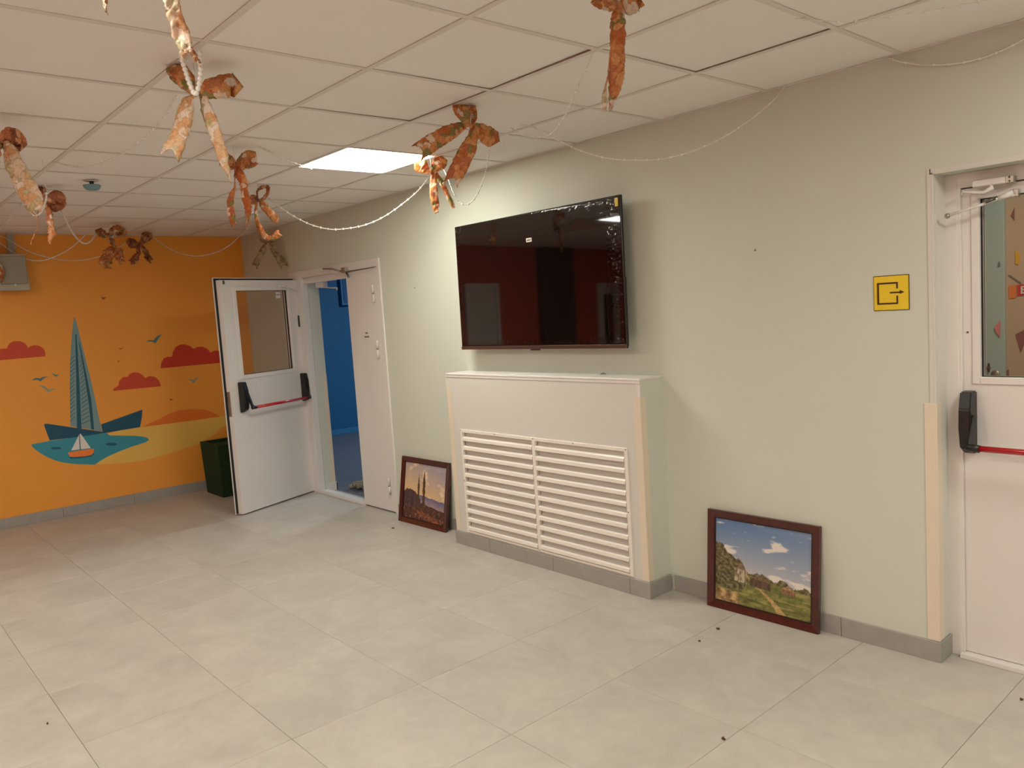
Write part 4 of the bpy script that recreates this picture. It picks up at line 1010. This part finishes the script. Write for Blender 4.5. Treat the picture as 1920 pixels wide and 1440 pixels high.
bow('ribbon bow at the left picture edge with one broad peach tail', 3, 264, Z1,
    [[(3, 264, 10), (12, 254, 20, -.02), (24, 252, 26, -.02), (38, 266, 26, .0), (34, 276, 22, .04), (18, 270, 16, .04), (4, 265, 8, .01)],
     [(2, 265, 10), (-12, 262, 26, -.01), (-26, 264, 34, 0), (-12, 268, 26, .04), (2, 266, 8, .01)]],
    [(RIBP, [(8, 268, 18), (16, 284, 32), (26, 308, 36, -.01), (38, 334, 38, .0), (52, 360, 42, -.01), (64, 384, 36), (70, 398, 20)]),
     (RIB, [(-2, 270, 12), (-4, 290, 18), (-8, 310, 16), (-14, 330, 12)])], m_loop=RIBD, wreal=0.078)
bow('small ribbon bow behind the broad peach tail at the left, russet loops', 85, 379, Z1,
    [[(86, 379, 6), (94, 373, 20, -.01), (104, 369, 26, -.01), (112, 376, 26, .01), (108, 384, 22, .04), (96, 386, 20, .04), (87, 381, 6, .01)],
     [(84, 378, 6), (81, 368, 12, -.01), (77, 356, 14, -.01), (74, 350, 14, .02), (78, 362, 12, .04), (84, 378, 5, .01)]],
    [[(86, 386, 8), (90, 396, 15), (92, 410, 16, -.01), (94, 424, 15), (96, 436, 18, .01), (93, 448, 12), (93, 460, 3)],
     [(80, 384, 3), (71, 392, 4), (70, 410, 2.5), (71, 426, 4), (66, 436, 6), (61, 446, 5), (58, 458, 3)]], m_loop=RIBD, wreal=0.062)
bow('crumpled leafy ribbon bow in front of the orange wall, left of the pair', 206, 440, Z1,
    [[(206, 440, 4), (198, 442, 10, -.01), (189, 436, 14), (184, 430, 12, .02), (190, 440, 10, .04), (206, 441, 4)], [(206, 440, 4), (213, 432, 12, -.01), (224, 428, 14), (230, 436, 16, .02), (222, 440, 10, .04), (206, 441, 4)]],
    [[(207, 442, 5), (205, 452, 6), (212, 461, 8), (206, 470, 18), (200, 482, 22, .01), (196, 493, 18, -.01), (207, 498, 10)],
     [(209, 443, 5), (213, 455, 6), (214, 463, 8), (220, 472, 18), (224, 483, 18, .01), (229, 492, 10)]], wreal=0.07, crumple=2.6)
bow('crumpled russet ribbon bow in front of the orange wall, right of the pair', 263, 458, H - 0.12,
    [[(263, 458, 4), (255, 457, 10, -.01), (246, 453, 14), (247, 460, 12, .03), (263, 459, 4)], [(263, 458, 4), (267, 450, 8, -.01), (272, 440, 12), (278, 443, 14, .02), (270, 453, 9, .03), (263, 459, 4)]],
    [[(261, 460, 6), (259, 468, 11), (257, 478, 12, .01), (251, 487, 16), (244, 492, 10)], [(265, 460, 6), (270, 468, 10), (275, 476, 11, .01), (279, 486, 12), (283, 489, 8)]], m_loop=RIBD, m_tail=RIBD, wreal=0.065, crumple=2.6)
bow('ribbon bow at the left picture edge in front of the speaker', -16, 470, H - 0.16,
    [[(-16, 470, 4), (-24, 464, 16, -.01), (-32, 460, 20), (-24, 468, 14, .03), (-16, 470, 4)], [(-16, 470, 4), (-10, 463, 12, -.01), (-5, 458, 14), (-10, 468, 10, .03), (-16, 470, 4)]],
    [[(-15, 474, 6), (-10, 486, 12), (-4, 500, 14), (1, 512, 15), (3, 524, 10), (2, 530, 4)]], wreal=0.062, crumple=1.5)

# ================================================================ BEAD GARLANDS
def garland(label, pts, za, zb, r=0.0028, big=0.0062, pitch=0.055):
    (u0, v0), (u1, v1) = pts[0], pts[-1]
    A = on('z', za, u0, v0); B = on('z', zb, u1, v1)
    if A.y > -0.012: A = on('y', -0.012, u0, v0)
    if B.y > -0.012: B = on('y', -0.012, u1, v1)
    if A.x < X0 + 0.06: A = on('x', X0 + 0.06, u0, v0)
    if B.x < X0 + 0.06: B = on('x', X0 + 0.06, u1, v1)
    DA, DB = depth_of(A), depth_of(B)
    S = catmull([(float(u), float(v)) for u, v in pts], 8)
    acc = [0]
    for i in range(1, len(S)): acc.append(acc[-1] + math.hypot(S[i][0] - S[i - 1][0], S[i][1] - S[i - 1][1]))
    P = []
    for s_, a in zip(S, acc):
        t = a / acc[-1]; D = 1 / ((1 - t) / DA + t / DB)
        p = at_depth(s_[0], s_[1], D)
        if p.z > H - 0.003: p.z = H - 0.003
        if p.y > -0.012: p = on('y', -0.012, s_[0], s_[1])
        P.append(p)
    c = P[0].copy()
    g = empty('bead_garland', c, label=label, cat='garland', group='white bead garlands under the ceiling')
    MB().tube([p - c for p in P], r, 6).build('strand', BEAD, g)
    mb = MB(); dist = 0; nxt = pitch * 0.5
    sm = 0
    for i in range(1, len(P)):
        L = (P[i] - P[i - 1]).length
        while dist + L > nxt:
            q = P[i - 1].lerp(P[i], (nxt - dist) / L) - c
            mb.ball(q, big, 6, 4); nxt += pitch
        dist += L
    # small beads between the large ones
    dist = 0; nxt = 0.0
    for i in range(1, len(P)):
        L = (P[i] - P[i - 1]).length
        while dist + L > nxt:
            q = P[i - 1].lerp(P[i], (nxt - dist) / L) - c
            mb.ball(q, r * 1.45, 5, 3); nxt += 0.011
        dist += L
    o = mb.build('beads', BEAD, g); o['kind'] = 'stuff'
    for q in (P[0], P[-1]):
        if H - q.z > 0.05: MB().tube([q - c, Vector((q.x, q.y, H)) - c], 0.0008, 5).build('hanging_thread', BEAD, g)
    return g
G = garland
G('long bead garland hanging in front of the green wall right of the television', [(975, 235), (1005, 240), (1045, 262), (1090, 283), (1140, 297), (1190, 300), (1240, 298), (1300, 283), (1360, 255), (1415, 218), (1455, 183), (1470, 163)], H, H)
G('faint bead garland swinging up between the two nearest ceiling tiles above the television', [(958, 240), (985, 254), (1015, 257), (1040, 245), (1065, 205), (1085, 160), (1102, 125), (1113, 92)], H - 0.03, H - 0.01, 0.0018, 0.005)
G('bead garland at the upper right edge against the green wall', [(1663, 108), (1690, 116), (1725, 121), (1770, 121), (1830, 112), (1880, 94), (1925, 70), (1970, 40)], H, H)
G('bead garland glinting flat under the ceiling tiles at upper right', [(1492, 34), (1530, 38), (1580, 41), (1640, 36), (1700, 28), (1760, 18), (1850, 0), (1900, -14)], H, H, 0.0015, 0.0055)
G('short bead garland looping below the widely spread bow', [(918, 270), (915, 300), (907, 335), (893, 368), (876, 384), (860, 378), (848, 356), (838, 330), (825, 306)], H - 0.01, H - 0.02, 0.0025, 0.0062, 0.045)
G('bright bead garland sagging between the ring looped bow and the light panel', [(803, 333), (785, 356), (755, 382), (722, 405), (690, 420), (655, 428), (620, 430), (585, 422), (550, 405), (520, 385), (500, 368)], H - 0.02, H - 0.01, 0.0035, 0.0085, 0.058)
G('thick knotted bead garland tied to the nearest bow', [(338, 100), (343, 118), (350, 140), (357, 160), (366, 177), (373, 160), (376, 135), (375, 112), (374, 95)], H - 0.02, H - 0.02, 0.005, 0.0095, 0.016)
G('bead garland sagging from the nearest bow toward the left', [(330, 178), (315, 208), (295, 235), (265, 262), (230, 288), (195, 304), (160, 313), (130, 311), (100, 303)], H, H, 0.0022, 0.0058, 0.055)
G('short bead garland running toward the left corner of the light panel', [(482, 274), (505, 284), (530, 297), (560, 308), (585, 316)], H, H, 0.0022, 0.006)
G('bead garland looping across the broad peach tail at left', [(34, 355), (44, 378), (57, 398), (68, 404), (78, 396), (86, 376), (87, 362)], H - 0.17, H - 0.17, 0.0035, 0.007, 0.04)
G('bead garland between the left russet bow and the leafy bow', [(113, 388), (120, 405), (132, 430), (147, 450), (160, 457), (172, 450), (184, 430)], H - 0.02, H - 0.02, 0.0045, 0.008)
G('bead garland leaving the left picture edge below the peach tail', [(42, 382), (30, 395), (15, 412), (0, 426), (-15, 438)], H - 0.03, H - 0.05, 0.003, 0.007)
G('long bead garland drooping past the speaker on the orange wall', [(163, 437), (145, 455), (120, 473), (90, 486), (65, 489), (40, 482), (20, 470), (0, 456), (-15, 445)], H, H, 0.0035, 0.007)
G('faint bead garland on the orange wall left of the leafy bows', [(-5, 440), (20, 452), (55, 472), (100, 485), (140, 489), (180, 483), (215, 469), (250, 444)], H, H, 0.0028, 0.006)
G('bead garland across the orange wall toward the room corner', [(285, 442), (300, 455), (325, 470), (350, 478), (375, 480), (405, 473), (430, 460), (452, 440), (465, 425)], H, H, 0.003, 0.007)
G('short thick bead loop beside the twisted tails', [(466, 362), (468, 378), (471, 396), (474, 396), (474, 378), (473, 366)], H - 0.02, H - 0.02, 0.005, 0.008, 0.03)

# ================================================================ SMALL THINGS
def crumb(u, v, s, label, seed):
    c = on('z', 0.0, u, v); rr = random.Random(seed)
    n = 9; top = []; 
    for k in range(n):
        a = 2 * math.pi * k / n; q = s * 0.75 * rr.uniform(0.6, 1.2)
        top.append(Vector((math.cos(a) * q * 1.5, math.sin(a) * q, 0.003 + rr.uniform(0, 0.007))))
    vs = top + [Vector((p.x * .8, p.y * .8, 0.0005)) for p in top] + [Vector((0, 0, 0.008))]
    fs = [(k, (k + 1) % n, 2 * n) for k in range(n)] + [(k, k + n, (k + 1) % n + n, (k + 1) % n) for k in range(n)] + [tuple(range(2 * n - 1, n - 1, -1))]
    o = MB().add(vs, fs).build('dry_leaf_crumb', CRUMB, None, c)
    return tag(o, label, 'debris', 'dry crumbs on the tiled floor')
crumb(737, 991, 0.013, 'dry leaf crumb on the floor left of the smaller evening picture', 1)
crumb(1346, 1180, 0.009, 'dry leaf crumb on the floor just below the meadow picture', 2)
crumb(1312, 1203, 0.006, 'tiny dry crumb on the tile joint below the meadow picture', 3)
crumb(1357, 1387, 0.009, 'dry curled leaf crumb on the floor near the bottom edge', 4)
crumb(89, 1358, 0.005, 'tiny dark crumb on the floor at the lower left', 5)
crumb(1915, 1313, 0.006, 'tiny dark crumb on the floor at the right edge', 6)
for (u, v, lb_) in ((778, 540, 'small grey wall plug between the left door and the television'), (1416, 469, 'small grey wall plug between the television and the exit sign')):
    c = on('y', 0, u, v)
    o = MB().box(-0.004, 0.004, -0.003, 0, -0.004, 0.004, 0.001).build('wall_plug', DSTEEL, None, c); tag(o, lb_, 'wall plug')
c = on('z', BZ + 0.012, 1131, 703)
o = MB().tube([(-0.02, 0, 0.004), (0.0, 0.004, 0.010), (0.022, -0.002, 0.005)], [0.002, 0.005, 0.002], 6).build('paper_scrap', DSTEEL, None, c); tag(o, 'tiny grey scrap lying on top of the radiator cover', 'scrap')
